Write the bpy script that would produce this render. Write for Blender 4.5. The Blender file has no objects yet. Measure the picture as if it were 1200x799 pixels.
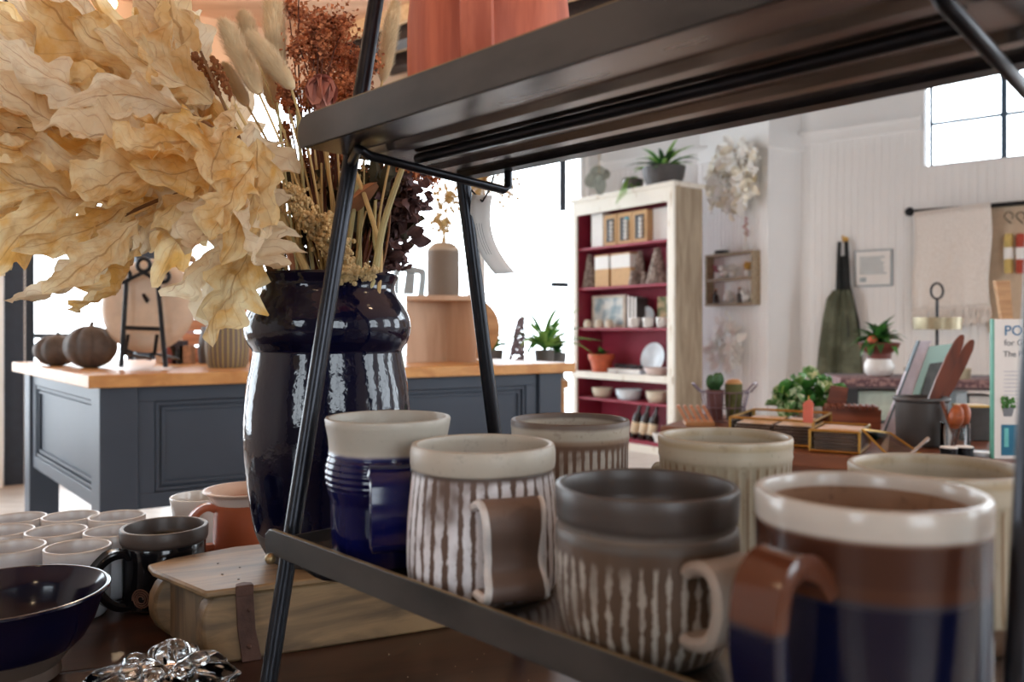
import bpy, bmesh, math, random
from math import sin, cos, pi, sqrt, atan2, radians
from mathutils import Vector, Matrix, noise

R = random.Random(11)
F, H, CX, CY = 960.0, 1.055, 600.0, 385.0      # focal length (px of a 1200 px frame), eye height, horizon

# ------------------------------------------------------------------ camera, world, light, exposure
scene = bpy.context.scene
COL = scene.collection
cam_d = bpy.data.cameras.new('camera')
cam = bpy.data.objects.new('camera', cam_d)
COL.objects.link(cam)
cam.location = (0, 0, H)
cam.rotation_euler = (pi / 2, 0, 0)
cam_d.sensor_width = 36.0
cam_d.lens = 28.8
cam_d.shift_y = -14.5 / 1200
cam_d.clip_start = 0.02
cam_d.dof.use_dof = True
cam_d.dof.focus_distance = 0.80
cam_d.dof.aperture_fstop = 7.6
scene.camera = cam

world = bpy.data.worlds.new('daylight')
scene.world = world
world.use_nodes = True
bg = world.node_tree.nodes['Background']
bg.inputs[0].default_value = (0.90, 0.96, 1.04, 1)
bg.inputs[1].default_value = 6.0

scene.view_settings.view_transform = 'Standard'
scene.view_settings.look = 'None'
scene.view_settings.exposure = 0.42
scene.view_settings.gamma = 1.0
scene.view_settings.use_curve_mapping = False
try:
    scene.cycles.max_bounces = 8
    scene.cycles.diffuse_bounces = 5
    scene.cycles.transparent_max_bounces = 12
    scene.cycles.caustics_reflective = False
    scene.cycles.caustics_refractive = False
    scene.cycles.sample_clamp_indirect = 6.0
except Exception:
    pass


def portal(loc, rot, sx, sy):
    """daylight portal in a window opening: only tells the renderer where the sky comes in"""
    d = bpy.data.lights.new('window_portal', 'AREA')
    d.shape = 'RECTANGLE'
    d.size, d.size_y = sx, sy
    d.cycles.is_portal = True
    o = bpy.data.objects.new('window_portal', d)
    COL.objects.link(o)
    o.location = loc
    o.rotation_euler = rot
    return o


# ------------------------------------------------------------------ small helpers
def P(px, py, Y):
    return Vector(((px - CX) / F * Y, Y, H - (py - CY) / F * Y))


def G(px, py, z):
    """the point on the horizontal plane z seen at (px, py)"""
    return P(px, py, (H - z) * F / (py - CY))


def S(r, g, b):
    def c(x):
        x /= 255.0
        return x / 12.92 if x <= 0.04045 else ((x + 0.055) / 1.055) ** 2.4
    return (c(r), c(g), c(b), 1.0)


class Nodes:
    def __init__(self, name):
        self.m = bpy.data.materials.new(name)
        self.m.use_nodes = True
        self.nt = self.m.node_tree
        self.b = self.nt.nodes['Principled BSDF']
        self.out = self.nt.nodes['Material Output']
        self._c = {}

    def n(self, t):
        return self.nt.nodes.new(t)

    def link(self, a, b):
        self.nt.links.new(a, b)

    def put(self, sock, v):
        if hasattr(v, 'is_linked'):
            self.link(v, sock)
        elif isinstance(v, (tuple, list)) and len(v) == 3 and sock.type == 'RGBA':
            sock.default_value = (*v, 1)
        else:
            sock.default_value = v

    def coord(self, k='Object'):
        if 'tc' not in self._c:
            self._c['tc'] = self.n('ShaderNodeTexCoord')
        return self._c['tc'].outputs[k]

    def sep(self, v=None):
        s = self.n('ShaderNodeSeparateXYZ')
        self.link(v or self.coord(), s.inputs[0])
        return s.outputs

    def math(self, op, a, b=0.0, clamp=False):
        m = self.n('ShaderNodeMath')
        m.operation = op
        m.use_clamp = clamp
        self.put(m.inputs[0], a)
        self.put(m.inputs[1], b)
        return m.outputs[0]

    def scale(self, v, xyz):
        m = self.n('ShaderNodeVectorMath')
        m.operation = 'MULTIPLY'
        self.link(v, m.inputs[0])
        m.inputs[1].default_value = xyz
        return m.outputs[0]

    def noise(self, scale, detail=3, vec=None, rough=0.55, dist=0.0):
        t = self.n('ShaderNodeTexNoise')
        t.inputs['Scale'].default_value = scale
        t.inputs['Detail'].default_value = detail
        t.inputs['Roughness'].default_value = rough
        t.inputs['Distortion'].default_value = dist
        self.link(vec or self.coord(), t.inputs['Vector'])
        return t.outputs['Fac']

    def smooth(self, x, lo, hi):
        r = self.n('ShaderNodeMapRange')
        r.interpolation_type = 'SMOOTHSTEP'
        self.put(r.inputs[0], x)
        r.inputs[1].default_value = lo
        r.inputs[2].default_value = hi
        r.inputs[3].default_value = 0
        r.inputs[4].default_value = 1
        return r.outputs[0]

    def mix(self, f, a, b):
        m = self.n('ShaderNodeMix')
        m.data_type = 'RGBA'
        self.put(m.inputs[0], f)
        self.put(m.inputs[6], a)
        self.put(m.inputs[7], b)
        return m.outputs[2]

    def bump(self, h, strength=0.3, dist=0.002):
        b = self.n('ShaderNodeBump')
        b.inputs['Strength'].default_value = strength
        b.inputs['Distance'].default_value = dist
        self.link(h, b.inputs['Height'])
        self.link(b.outputs[0], self.b.inputs['Normal'])

    def set(self, **k):
        names = dict(col='Base Color', rough='Roughness', metal='Metallic', spec='Specular IOR Level', coat='Coat Weight',
                     trans='Transmission Weight', ior='IOR', sss='Subsurface Weight', sheen='Sheen Weight', alpha='Alpha',
                     emc='Emission Color', ems='Emission Strength', coatr='Coat Roughness')
        for a, v in k.items():
            self.put(self.b.inputs[names[a]], v)
        return self


def sc(c, k):
    return (min(1, c[0] * k), min(1, c[1] * k), min(1, c[2] * k), 1)


def mat(name, col, rough=0.55, metal=0.0, var=0.12, scale=18.0, bump=0.0, bscale=60.0, stretch=None, **k):
    n = Nodes(name)
    v = n.scale(n.coord(), stretch) if stretch else n.coord()
    f = n.smooth(n.noise(scale, 4, v), 0.3, 0.7)
    n.set(col=n.mix(f, sc(col, 1 - var), sc(col, 1 + var)), rough=rough, metal=metal, **k)
    if bump:
        n.bump(n.noise(bscale, 3, v), bump)
    return n.m


def wood(name, col, dark, rough=0.45, along=(1, 14, 14), scale=3.0, bump=0.15, coat=0.0):
    n = Nodes(name)
    v = n.scale(n.coord(), along)
    a = n.noise(scale, 5, v, 0.6, 0.6)
    b = n.noise(scale * 0.35, 3)
    c = n.mix(n.smooth(a, 0.32, 0.68), dark, col)
    c = n.mix(n.math('MULTIPLY', n.smooth(b, 0.5, 0.75), 0.5), c, sc(dark, 1.1))
    n.set(col=c, rough=rough, coat=coat)
    n.bump(a, bump, 0.001)
    return n.m


def glass(name, tint=(1, 1, 1, 1), rough=0.0, ior=1.45):
    n = Nodes(name)
    n.set(col=tint, rough=rough, trans=1.0, ior=ior)
    return n.m


def pane_glass(name):
    """thin window or case pane: mostly clear, a little reflection"""
    n = Nodes(name)
    t = n.n('ShaderNodeBsdfTransparent')
    t.inputs[0].default_value = (0.96, 0.98, 0.98, 1)
    g = n.n('ShaderNodeBsdfGlossy')
    g.inputs['Roughness'].default_value = 0.02
    fr = n.n('ShaderNodeFresnel')
    fr.inputs[0].default_value = 1.3
    m = n.n('ShaderNodeMixShader')
    n.link(fr.outputs[0], m.inputs[0])
    n.link(t.outputs[0], m.inputs[1])
    n.link(g.outputs[0], m.inputs[2])
    n.link(m.outputs[0], n.out.inputs[0])
    return n.m


class MB:
    """collects shapes and links them as ONE mesh object"""
    def __init__(self):
        self.v, self.f, self.uv, self.M = [], [], {}, None

    def at(self, M):
        self.M = M
        return self

    def add(self, vs, fs):
        o = len(self.v)
        M = self.M
        self.v += [tuple(M @ Vector(p)) if M else tuple(p) for p in vs]
        self.f += [tuple(i + o for i in f) for f in fs]
        return o

    def box(self, c, s, rz=0.0, rot=None):
        x, y, z = (k / 2 for k in s)
        m = Matrix.Rotation(rz, 3, 'Z') if rot is None else rot.to_3x3()
        vs = [Vector(c) + m @ Vector((a * x, b * y, d * z)) for d in (-1, 1) for a, b in ((-1, -1), (1, -1), (1, 1), (-1, 1))]
        self.add(vs, [(3, 2, 1, 0), (4, 5, 6, 7), (0, 1, 5, 4), (1, 2, 6, 5), (2, 3, 7, 6), (3, 0, 4, 7)])
        return self

    def span(self, a, b):
        return self.box([(a[i] + b[i]) / 2 for i in range(3)], [abs(b[i] - a[i]) for i in range(3)])

    def prism(self, poly, z0, z1):
        n = len(poly)
        vs = [(p[0], p[1], z0) for p in poly] + [(p[0], p[1], z1) for p in poly]
        self.add(vs, [tuple(range(n - 1, -1, -1)), tuple(range(n, 2 * n))] + [(i, (i + 1) % n, n + (i + 1) % n, n + i) for i in range(n)])
        return self

    def slab(self, poly3, d):
        """polygon of 3D points thickened by vector d"""
        n = len(poly3)
        d = Vector(d)
        vs = [Vector(p) for p in poly3] + [Vector(p) + d for p in poly3]
        self.add(vs, [tuple(range(n - 1, -1, -1)), tuple(range(n, 2 * n))] + [(i, (i + 1) % n, n + (i + 1) % n, n + i) for i in range(n)])
        return self

    def lathe(self, prof, n=48, c=(0, 0, 0), mod=None, sx=1, sy=1):
        vs, fs, rings = [], [], []
        for r, z in prof:
            if r < 1e-6:
                rings.append([len(vs)])
                vs.append((c[0], c[1], c[2] + z))
            else:
                ring = []
                for i in range(n):
                    a = 2 * pi * i / n
                    rr = r + (mod(a, z, r) if mod else 0)
                    ring.append(len(vs))
                    vs.append((c[0] + rr * cos(a) * sx, c[1] + rr * sin(a) * sy, c[2] + z))
                rings.append(ring)
        for A, B in zip(rings, rings[1:]):
            for i in range(n):
                j = (i + 1) % n
                if len(A) == 1 and len(B) == 1:
                    break
                if len(A) == 1:
                    fs.append((A[0], B[j], B[i]))
                elif len(B) == 1:
                    fs.append((A[i], A[j], B[0]))
                else:
                    fs.append((A[i], A[j], B[j], B[i]))
        self.add(vs, fs)
        return self

    def ball(self, c, r, n=16, m=10, sz=1.0, mod=None):
        return self.lathe([(r * sin(pi * k / m), -r * sz * cos(pi * k / m)) for k in range(m + 1)], n, c, mod)

    def tube(self, pts, r, n=8, cap=True):
        pts = [Vector(p) for p in pts]
        rs = r if isinstance(r, (list, tuple)) else [r] * len(pts)
        vs, fs = [], []
        up = None
        for i, p in enumerate(pts):
            t = (pts[min(i + 1, len(pts) - 1)] - pts[max(i - 1, 0)]).normalized()
            if up is None:
                up = t.orthogonal().normalized()
            up = (up - t * up.dot(t))
            if up.length < 1e-6:
                up = t.orthogonal()
            up.normalize()
            s = t.cross(up)
            for k in range(n):
                a = 2 * pi * k / n
                vs.append(p + (up * cos(a) + s * sin(a)) * rs[i])
        for i in range(len(pts) - 1):
            for k in range(n):
                a, b = i * n + k, i * n + (k + 1) % n
                fs.append((a, b, b + n, a + n))
        if cap:
            fs.append(tuple(range(n - 1, -1, -1)))
            fs.append(tuple(range((len(pts) - 1) * n, len(pts) * n)))
        self.add(vs, fs)
        return self

    def strap(self, pts, phi, w, t):
        """strap handle: (radius, z) path in the vertical plane at angle phi, w wide, t thick, rounded edges"""
        e, tn = Vector((cos(phi), sin(phi), 0)), Vector((-sin(phi), cos(phi), 0))
        Q = [e * a + Vector((0, 0, b)) for a, b in pts]
        ws = w if isinstance(w, (list, tuple)) else [w] * len(Q)
        ts = t if isinstance(t, (list, tuple)) else [t] * len(Q)
        sec = [(-.5, -.12), (-.5, .12), (-.44, .5), (-.2, .42), (.2, .42), (.44, .5), (.5, .12), (.5, -.12), (.44, -.5), (-.44, -.5)]
        n, vs, fs = len(sec), [], []
        for i, q in enumerate(Q):
            d = (Q[min(i + 1, len(Q) - 1)] - Q[max(i - 1, 0)]).normalized()
            nn = tn.cross(d)
            for a, b in sec:
                vs.append(q + tn * (a * ws[i]) + nn * (-b * ts[i]))
        for i in range(len(Q) - 1):
            for k in range(n):
                a, b = i * n + k, i * n + (k + 1) % n
                fs.append((a, b, b + n, a + n))
        fs += [tuple(range(n - 1, -1, -1)), tuple(range((len(Q) - 1) * n, len(Q) * n))]
        self.add(vs, fs)
        return self

    def grid(self, fn, nu, nv, uv=False):
        o = len(self.v)
        vs = [fn(i / nu, j / nv) for j in range(nv + 1) for i in range(nu + 1)]
        fs = [(j * (nu + 1) + i, j * (nu + 1) + i + 1, (j + 1) * (nu + 1) + i + 1, (j + 1) * (nu + 1) + i) for j in range(nv) for i in range(nu)]
        self.add(vs, fs)
        if uv:
            for j in range(nv + 1):
                for i in range(nu + 1):
                    self.uv[o + j * (nu + 1) + i] = (i / nu, j / nv)
        return self

    def mesh(self, name, ms, smooth=True, angle=40, fix=True):
        me = bpy.data.meshes.new(name)
        me.from_pydata(self.v, [], self.f)
        for m in (ms if isinstance(ms, (list, tuple)) else [ms]):
            me.materials.append(m)
        if self.uv:
            l = me.uv_layers.new(name='UVMap')
            for lp in me.loops:
                l.data[lp.index].uv = self.uv.get(lp.vertex_index, (0, 0))
        if fix or smooth:
            b = bmesh.new()
            b.from_mesh(me)
            if fix:
                bmesh.ops.recalc_face_normals(b, faces=b.faces)
            if smooth:
                lim = radians(angle)
                for f in b.faces:
                    f.smooth = True
                for e in b.edges:
                    if len(e.link_faces) == 2 and e.calc_face_angle(0) > lim:
                        e.smooth = False
            b.to_mesh(me)
            b.free()
        return me

    def build(self, name, ms, parent=None, smooth=True, bevel=0.0, loc=None, angle=40, fix=True, seg=2):
        return link(name, self.mesh(name, ms, smooth, angle, fix), parent, bevel, loc, seg)


def link(name, me, parent=None, bevel=0.0, loc=None, seg=2):
    o = bpy.data.objects.new(name, me)
    COL.objects.link(o)
    if parent:
        o.parent = parent
    if loc is not None:
        o.location = loc
    if bevel:
        m = o.modifiers.new('bevel', 'BEVEL')
        m.width, m.segments, m.limit_method = bevel, seg, 'ANGLE'
    return o


def tag(o, label, cat, group=None, kind=None):
    o['label'], o['category'] = label, cat
    if group:
        o['group'] = group
    if kind:
        o['kind'] = kind
    return o


def thing(name, label, cat, loc=(0, 0, 0), rz=0.0, group=None):
    o = bpy.data.objects.new(name, None)
    o.empty_display_size = 0.05
    COL.objects.link(o)
    o.location = loc
    o.rotation_euler = (0, 0, rz)
    return tag(o, label, cat, group)


def struct(o):
    o['kind'] = 'structure'
    return o


def copy_tree(root, loc=None, rz=None, label=None):
    r = root.copy()
    COL.objects.link(r)
    for ch in list(root.children):
        c = ch.copy()
        COL.objects.link(c)
        c.parent = r
        for g in list(ch.children):
            d = g.copy()
            COL.objects.link(d)
            d.parent = c
    if loc is not None:
        r.location = loc
    if rz is not None:
        r.rotation_euler = (0, 0, rz)
    if label:
        r['label'] = label
    return r


class VPlane:
    """a real vertical plane through two plan points; finds where a sight line meets it"""
    def __init__(self, a, b):
        self.a, self.b = Vector(a[:2]), Vector(b[:2])
        self.d = (self.b - self.a).normalized()
        self.n = Vector((-self.d.y, self.d.x))            # away from the camera when a is on the left
        if self.n.dot(self.a) < 0:
            self.n = -self.n
        self.rz = atan2(self.d.y, self.d.x)

    def t(self, px, off=0.0):
        """distance along the plane (moved off metres towards the room) where column px meets it"""
        k = (px - CX) / F
        a = self.a - self.n * off
        # a.x + t dx = k (a.y + t dy)
        return (k * a.y - a.x) / (self.d.x - k * self.d.y)

    def Y(self, px, off=0.0):
        return (self.a - self.n * off).y + self.t(px, off) * self.d.y

    def z(self, px, py, off=0.0):
        return H - (py - CY) / F * self.Y(px, off)

    def pt(self, px, py, off=0.0):
        return P(px, py, self.Y(px, off))

    def M(self, z=0.0, off=0.0):
        """matrix: local x along the plane, y away from the room, z up"""
        a = self.a - self.n * off
        return Matrix.Translation((a.x, a.y, z)) @ Matrix(((self.d.x, self.n.x, 0, 0), (self.d.y, self.n.y, 0, 0), (0, 0, 1, 0), (0, 0, 0, 1)))


def smooth_path(pts, k=5):
    """Catmull-Rom through the points"""
    pts = [Vector(p) for p in pts]
    out = []
    for i in range(len(pts) - 1):
        a, b, c, d = pts[max(i - 1, 0)], pts[i], pts[i + 1], pts[min(i + 2, len(pts) - 1)]
        for s in range(k):
            t = s / k
            out.append(0.5 * ((2 * b) + (c - a) * t + (2 * a - 5 * b + 4 * c - d) * t * t + (3 * b - a - 3 * c + d) * t ** 3))
    out.append(pts[-1])
    return out


# ------------------------------------------------------------------ shared materials
M_white_wall = mat('white_paint', S(243, 242, 241), 0.6, var=0.015, scale=3)
M_lamplit = mat('lamplit_peach', S(236, 200, 168), 0.7, var=0.05, scale=2)  # upper wall with the bulb's warm light put into its colour
M_black = mat('black_metal', S(34, 35, 38), 0.35, 0.6, var=0.25, scale=30)
M_black_matte = mat('black_paint', S(28, 28, 30), 0.5, var=0.2)
M_pane = pane_glass('clear_pane')
M_brass = mat('brass', S(190, 150, 80), 0.3, 1.0, var=0.15)
M_white = mat('white_ceramic', S(232, 230, 226), 0.3, var=0.03)
M_cream = mat('cream_ceramic', S(214, 202, 182), 0.45, var=0.08, scale=60)
M_green = mat('leaf_green', S(70, 130, 55), 0.5, var=0.35, scale=25)
M_green_dark = mat('dark_leaf_green', S(45, 85, 42), 0.5, var=0.35, scale=25)
M_green_pale = mat('pale_leaf_green', S(140, 185, 90), 0.5, var=0.25, scale=25)
M_terra = mat('terracotta', S(190, 92, 58), 0.65, var=0.12, scale=20)
M_paper = mat('white_paper', S(240, 238, 235), 0.7, var=0.02)
M_soil = mat('dark_soil', S(50, 38, 30), 0.9, var=0.4, scale=80)
M_tan_wood = wood('tan_wood', S(205, 160, 112), S(176, 130, 86), 0.5)
M_brown_wood = wood('brown_wood', S(140, 78, 42), S(96, 50, 28), 0.45)
M_greybox = mat('grey_tin', S(70, 68, 66), 0.5, 0.3, var=0.2)

# ================================================================== THE SETTING
CEIL = 3.45
WW = VPlane((-3.43, 5.63), (0.917, 8.382))            # window wall (left, behind the counter)
RW = VPlane((0.917, 8.382), (3.825, 6.12))            # white boarded wall on the right
WW0, WWL = -1.32, (WW.b - WW.a).length                # its left end, its length
RWL = 5.5
pA = WW.a + WW.d * WW0
pR = RW.a + RW.d * RWL
XL, XR, YB = pA.x, pR.x, -3.6

M_floor = wood('pale_floor_wood', S(222, 214, 206), S(200, 190, 180), 0.35, (1.5, 9, 9), 2.0, 0.1)
fl = MB()
fl.prism([(XL - .1, YB), (XR + .1, YB), (XR + .1, pR.y), (RW.a.x, RW.a.y + .2), (pA.x - .1, pA.y + .2)], -0.08, 0.0)
struct(fl.build('floor', M_floor, smooth=False))

M_ceil = wood('ceiling_boards', S(228, 186, 154), S(206, 160, 128), 0.6, (1, 10, 10), 1.6)
ce = MB()
ce.prism([(XL - .1, YB), (XR + .1, YB), (XR + .1, pR.y), (RW.a.x, RW.a.y + .2), (pA.x - .1, pA.y + .2)], CEIL, CEIL + .1)
ceiling = struct(ce.build('ceiling', M_ceil, smooth=False))
M_joist = wood('pale_joist', S(232, 196, 150), S(205, 165, 118), 0.6)
M_beam = wood('dark_beam', S(66, 44, 34), S(40, 28, 22), 0.6)
for i in range(7):                                     # pale joists and dark beams, parallel to the right wall
    off = 0.35 + i * 0.42
    M = RW.M(0, off)
    MB().at(M).span((-1.6 + 0.1 * i, -.025, CEIL - .12), (4.6, .025, CEIL)).build('joist', M_joist, ceiling, False)
    MB().at(M).span((-1.6 + 0.1 * i, .09, CEIL - .2), (4.6, .25, CEIL)).build('beam', M_beam, ceiling, False)


def holed_wall(M, L0, L1, z0, z1, holes, th=.14):
    """flat wall with rectangular openings, local x along, y outwards"""
    mb = MB().at(M)
    holes = sorted(holes)
    x = L0
    for (a, b, c, d) in holes:
        if a > x:
            mb.span((x, 0, z0), (a, th, z1))
        if c > z0:
            mb.span((a, 0, z0), (b, th, c))
        if d < z1:
            mb.span((a, 0, d), (b, th, z1))
        x = b
    if x < L1:
        mb.span((x, 0, z0), (L1, th, z1))
    return mb


def window(n, M, a, b, c, d, cols, rows, fm, th=.05, w=.055, y=.05):
    """frame with mullions and panes in an opening"""
    mb = MB().at(M)
    mb.span((a, y, c), (a + w, y + th, d)).span((b - w, y, c), (b, y + th, d))
    mb.span((a + w, y, c), (b - w, y + th, c + w)).span((a + w, y, d - w), (b - w, y + th, d))
    o = struct(mb.build('window_%d' % n, fm, smooth=False))
    xs = [a + (b - a) * i / cols for i in range(cols + 1)]
    zs = [c + (d - c) * i / rows for i in range(rows + 1)]
    for x in xs[1:-1]:
        MB().at(M).span((x - .02, y, c + w), (x + .02, y + th, d - w)).build('mullion', fm, o, False)
    for z in zs[1:-1]:
        MB().at(M).span((a + w, y + .005, z - .012), (b - w, y + th - .005, z + .012)).build('glazing_bar', fm, o, False)
    for i in range(cols):
        for j in range(rows):
            MB().at(M).span((xs[i], y + .02, zs[j]), (xs[i + 1], y + .026, zs[j + 1])).build('pane', M_pane, o, False)
    return o


# --- window wall
wl = WW.M()
tx = WW.t
M_frame = mat('dark_window_frame', S(38, 44, 52), 0.45, 0.2, var=0.1)
wz0, wz1 = 0.10, 3.0
W1 = (tx(30), tx(160))
W2 = (tx(186), tx(400))
W3 = (tx(408), tx(560))
holes = [(-1.2, tx(2) - .02, wz0, wz1), (*W1, wz0, wz1), (*W2, wz0, wz1), (*W3, wz0, wz1), (tx(566), tx(690), wz0, wz1)]
struct(holed_wall(wl, WW0, WWL, 0, CEIL, holes).build('wall_back', M_white_wall, smooth=False))
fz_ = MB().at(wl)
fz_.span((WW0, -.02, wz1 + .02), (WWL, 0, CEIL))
struct(fz_.build('wall_lamplit', M_lamplit, smooth=False))  # wall above the windows, warm bulb glow painted in as peach
window(1, wl, *W1, wz0, wz1, 1, 1, M_frame)
window(2, wl, *W2, wz0, wz1, 1, 1, M_white_wall)
window(3, wl, *W3, wz0, wz1, 1, 1, M_white_wall)
window(4, wl, tx(566), tx(690), wz0, wz1, 1, 1, M_white_wall)
window(5, wl, -1.2, tx(2) - .02, wz0, wz1, 1, 1, M_white_wall)
# dark steel column in front of it, at the left
M_steel = mat('slate_steel', S(46, 54, 66), 0.5, 0.2, var=0.1)
c0 = MB().at(WW.M(0, .12))
c0.span((tx(5, .12), 0, 0), (tx(28, .12), .1, CEIL))
tag(struct(c0.build('steel_column', M_steel, smooth=False)), 'slate coloured steel column between the far left windows', 'column')
c0 = MB().at(WW.M(0, .12))
c0.span((tx(159, .12), 0, 0), (tx(186, .12), .1, CEIL))
tag(struct(c0.build('steel_column', M_steel, smooth=False)), 'slate coloured steel column behind the plate on the easel', 'column')
# white casing of the left door edge
c1 = MB().at(WW.M(0, .2))
c1.span((tx(-22, .2), 0, 0), (tx(4, .2), .08, CEIL))
struct(c1.build('trim_1', M_white_wall, smooth=False))
# railing outside the windows
rail = thing('balcony_rail', 'thin dark rail running outside the left window', 'railing')
for zz in (.98, .55):
    MB().at(WW.M(0, -.6)).span((-.9, 0, zz), (3.6, .04, zz + .04)).build('rail', M_black_matte, rail, False)
for i in range(7):
    MB().at(WW.M(0, -.6)).span((-.9 + .7 * i, 0, -.05), (-.87 + .7 * i, .03, .99)).build('post', M_black_matte, rail, False)
M_out = mat('outside_deck', S(205, 200, 195), 0.8, var=0.05)
g = MB().at(WW.M(0, -.2))
g.span((-4, 0, -.2), (9, 9, -.08))
struct(g.build('ground', M_out, smooth=False))

# --- right wall: painted wall with a high window, boarding below, trim rail
rl = RW.M()
rx = RW.t
RWz = lambda px, py: RW.z(px, py)
ztrim = RWz(1000, 147)
w6 = (rx(1083), RWL - .4, RWz(1083, 195), CEIL - .05)
M_sframe = mat('steel_blue_frame', S(70, 92, 112), 0.4, 0.2, var=0.1)
struct(holed_wall(rl, 0, RWL, 0, CEIL, [w6]).build('wall_right', M_white_wall, smooth=False))
wb = rx(1098)
window(6, rl, w6[0] + .02, w6[1], w6[2], w6[3], 4, 3, M_sframe, th=.03, w=.022, y=.09)


def beadboard(x0, x1, z0, z1, M, name='beadboard', pitch=.058):
    n = int((x1 - x0) / pitch)
    p = (x1 - x0) / n
    xs = []
    for i in range(n):
        a = x0 + i * p
        xs += [(a, -.004), (a + .004, -.010), (a + p - .012, -.010), (a + p - .008, -.004)]
    xs.append((x1, -.004))
    mb = MB().at(M)
    vs = [(x, y, z) for z in (z0, z1) for x, y in xs]
    m = len(xs)
    mb.add(vs, [(i, i + 1, m + i + 1, m + i) for i in range(m - 1)])
    return mb


b1 = struct(beadboard(0, RWL, 0, w6[2] - .012, rl).build('trim_2', M_white_wall, smooth=False, fix=False))
beadboard(0, w6[0] - .01, w6[2] - .012, ztrim - .11, rl).build('trim_panel', M_white_wall, b1, False, fix=False)
t = MB().at(rl)
t.span((0, -.03, ztrim - .11), (w6[0] - .02, 0, ztrim)).span((0, -.045, ztrim - .025), (w6[0] - .02, -.03, ztrim))
struct(t.build('trim_3', M_white_wall, smooth=False))
t = MB().at(rl)
t.span((0, -.025, 0), (RWL, -.0105, .16))
struct(t.build('baseboard_right', M_white_wall, smooth=False))

# --- boarded pier that carries the wreaths
PV = VPlane((P(820, 0, 7.72).x, 7.72), (P(901, 0, 6.95).x, 6.95))
pm = PV.M()
PL = (PV.b - PV.a).length
zp = PV.z(901, 156)
p = MB().at(pm)
p.span((0, 0, 0), (PL, .55, CEIL))
pier = struct(p.build('wall_pier', M_white_wall, smooth=False))
beadboard(0.05, PL - .05, .16, zp - .12, pm, pitch=.05).build('beadboard', M_white_wall, pier, False, fix=False)
q = MB().at(pm)
q.span((-.01, -.03, zp - .12), (PL + .03, 0, zp)).span((PL, 0, zp - .12), (PL + .03, .5, zp))
q.build('trim_rail', M_white_wall, pier, False)
q = MB().at(pm)
q.span((PL - .05, -.014, 0), (PL + .004, 0, zp - .12)).span((0, -.014, 0), (.05, 0, zp - .12))
q.build('corner_board', M_white_wall, pier, False)

# --- side walls and the wall behind the camera, with the shop's other windows
ml = Matrix(((0, -1, 0, XL), (1, 0, 0, YB), (0, 0, 1, 0), (0, 0, 0, 1)))          # local x = +Y, y = -X
Ll = pA.y - YB
hl = [(6.0, Ll - .3, .3, 2.9)]
struct(holed_wall(ml, 0, Ll, 0, CEIL, hl).build('wall_left', M_white_wall, smooth=False))
for i, h in enumerate(hl):
    window(7 + i, ml, *h, 2, 2, M_frame)
    portal((XL + .02, YB + (h[0] + h[1]) / 2, (h[2] + h[3]) / 2), (0, -pi / 2, 0), h[3] - h[2], h[1] - h[0])
mr = Matrix(((0, 1, 0, XR), (1, 0, 0, YB), (0, 0, 1, 0), (0, 0, 0, 1)))
Lr = pR.y - YB
hr = [(2.2, 3.8, 1.0, 2.9), (4.6, 6.2, 1.0, 2.9), (7.0, Lr - .3, .8, 2.9)]
struct(holed_wall(mr, 0, Lr, 0, CEIL, hr).build('wall_side', M_white_wall, smooth=False))
for i, h in enumerate(hr):
    window(8 + i, mr, *h, 2, 2, M_frame)
    portal((XR - .02, YB + (h[0] + h[1]) / 2, (h[2] + h[3]) / 2), (0, pi / 2, 0), h[3] - h[2], h[1] - h[0])
mf = Matrix(((1, 0, 0, XL), (0, -1, 0, YB), (0, 0, 1, 0), (0, 0, 0, 1)))
hf = [(1.2, 2.6, .9, 2.8), (XR - XL - 4.2, XR - XL - 2.2, .6, 2.9)]
struct(holed_wall(mf, 0, XR - XL, 0, CEIL, hf).build('wall_front', mat('dim_brick_paint', S(112, 104, 98), .8, var=.1),  smooth=False))
for i, h in enumerate(hf):
    window(11 + i, mf, *h, 2, 2, M_frame)
    portal((XL + (h[0] + h[1]) / 2, YB + .02, (h[2] + h[3]) / 2), (pi / 2, 0, 0), h[1] - h[0], h[3] - h[2])
# portals of the windows in view
for a, b, c, d in holes:
    q = wl @ Vector(((a + b) / 2, -.02, (c + d) / 2))
    portal(q, (-pi / 2, 0, WW.rz), b - a, d - c)
q = rl @ Vector(((w6[0] + w6[1]) / 2, -.02, (w6[2] + w6[3]) / 2))
portal(q, (-pi / 2, 0, RW.rz), w6[1] - w6[0], w6[3] - w6[2])

# --- lamps on the ceiling
M_bulb = Nodes('warm_bulb').set(col=(1, .8, .5, 1), emc=(1, .72, .42, 1), ems=14.0).m


def pendant(loc, label, power, vis=True):
    t = thing('pendant_lamp', label, 'lamp', loc)
    MB().ball((0, 0, 0), .045).build('bulb', M_bulb, t)
    MB().lathe([(0, .1), (.022, .1), (.022, .045), (.012, .04), (0, .04)], 12).build('socket', M_brass, t)
    MB().tube([(0, 0, .1), (0, 0, CEIL - loc[2])], .004, 6).build('cord', M_black_matte, t)
    d = bpy.data.lights.new('pendant_light', 'POINT')
    d.energy, d.color, d.shadow_soft_size = power, (1, .74, .48), .06
    o = bpy.data.objects.new('pendant_light', d)
    COL.objects.link(o)
    o.parent = t
    o.location = (0, 0, -.06)
    return t


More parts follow.
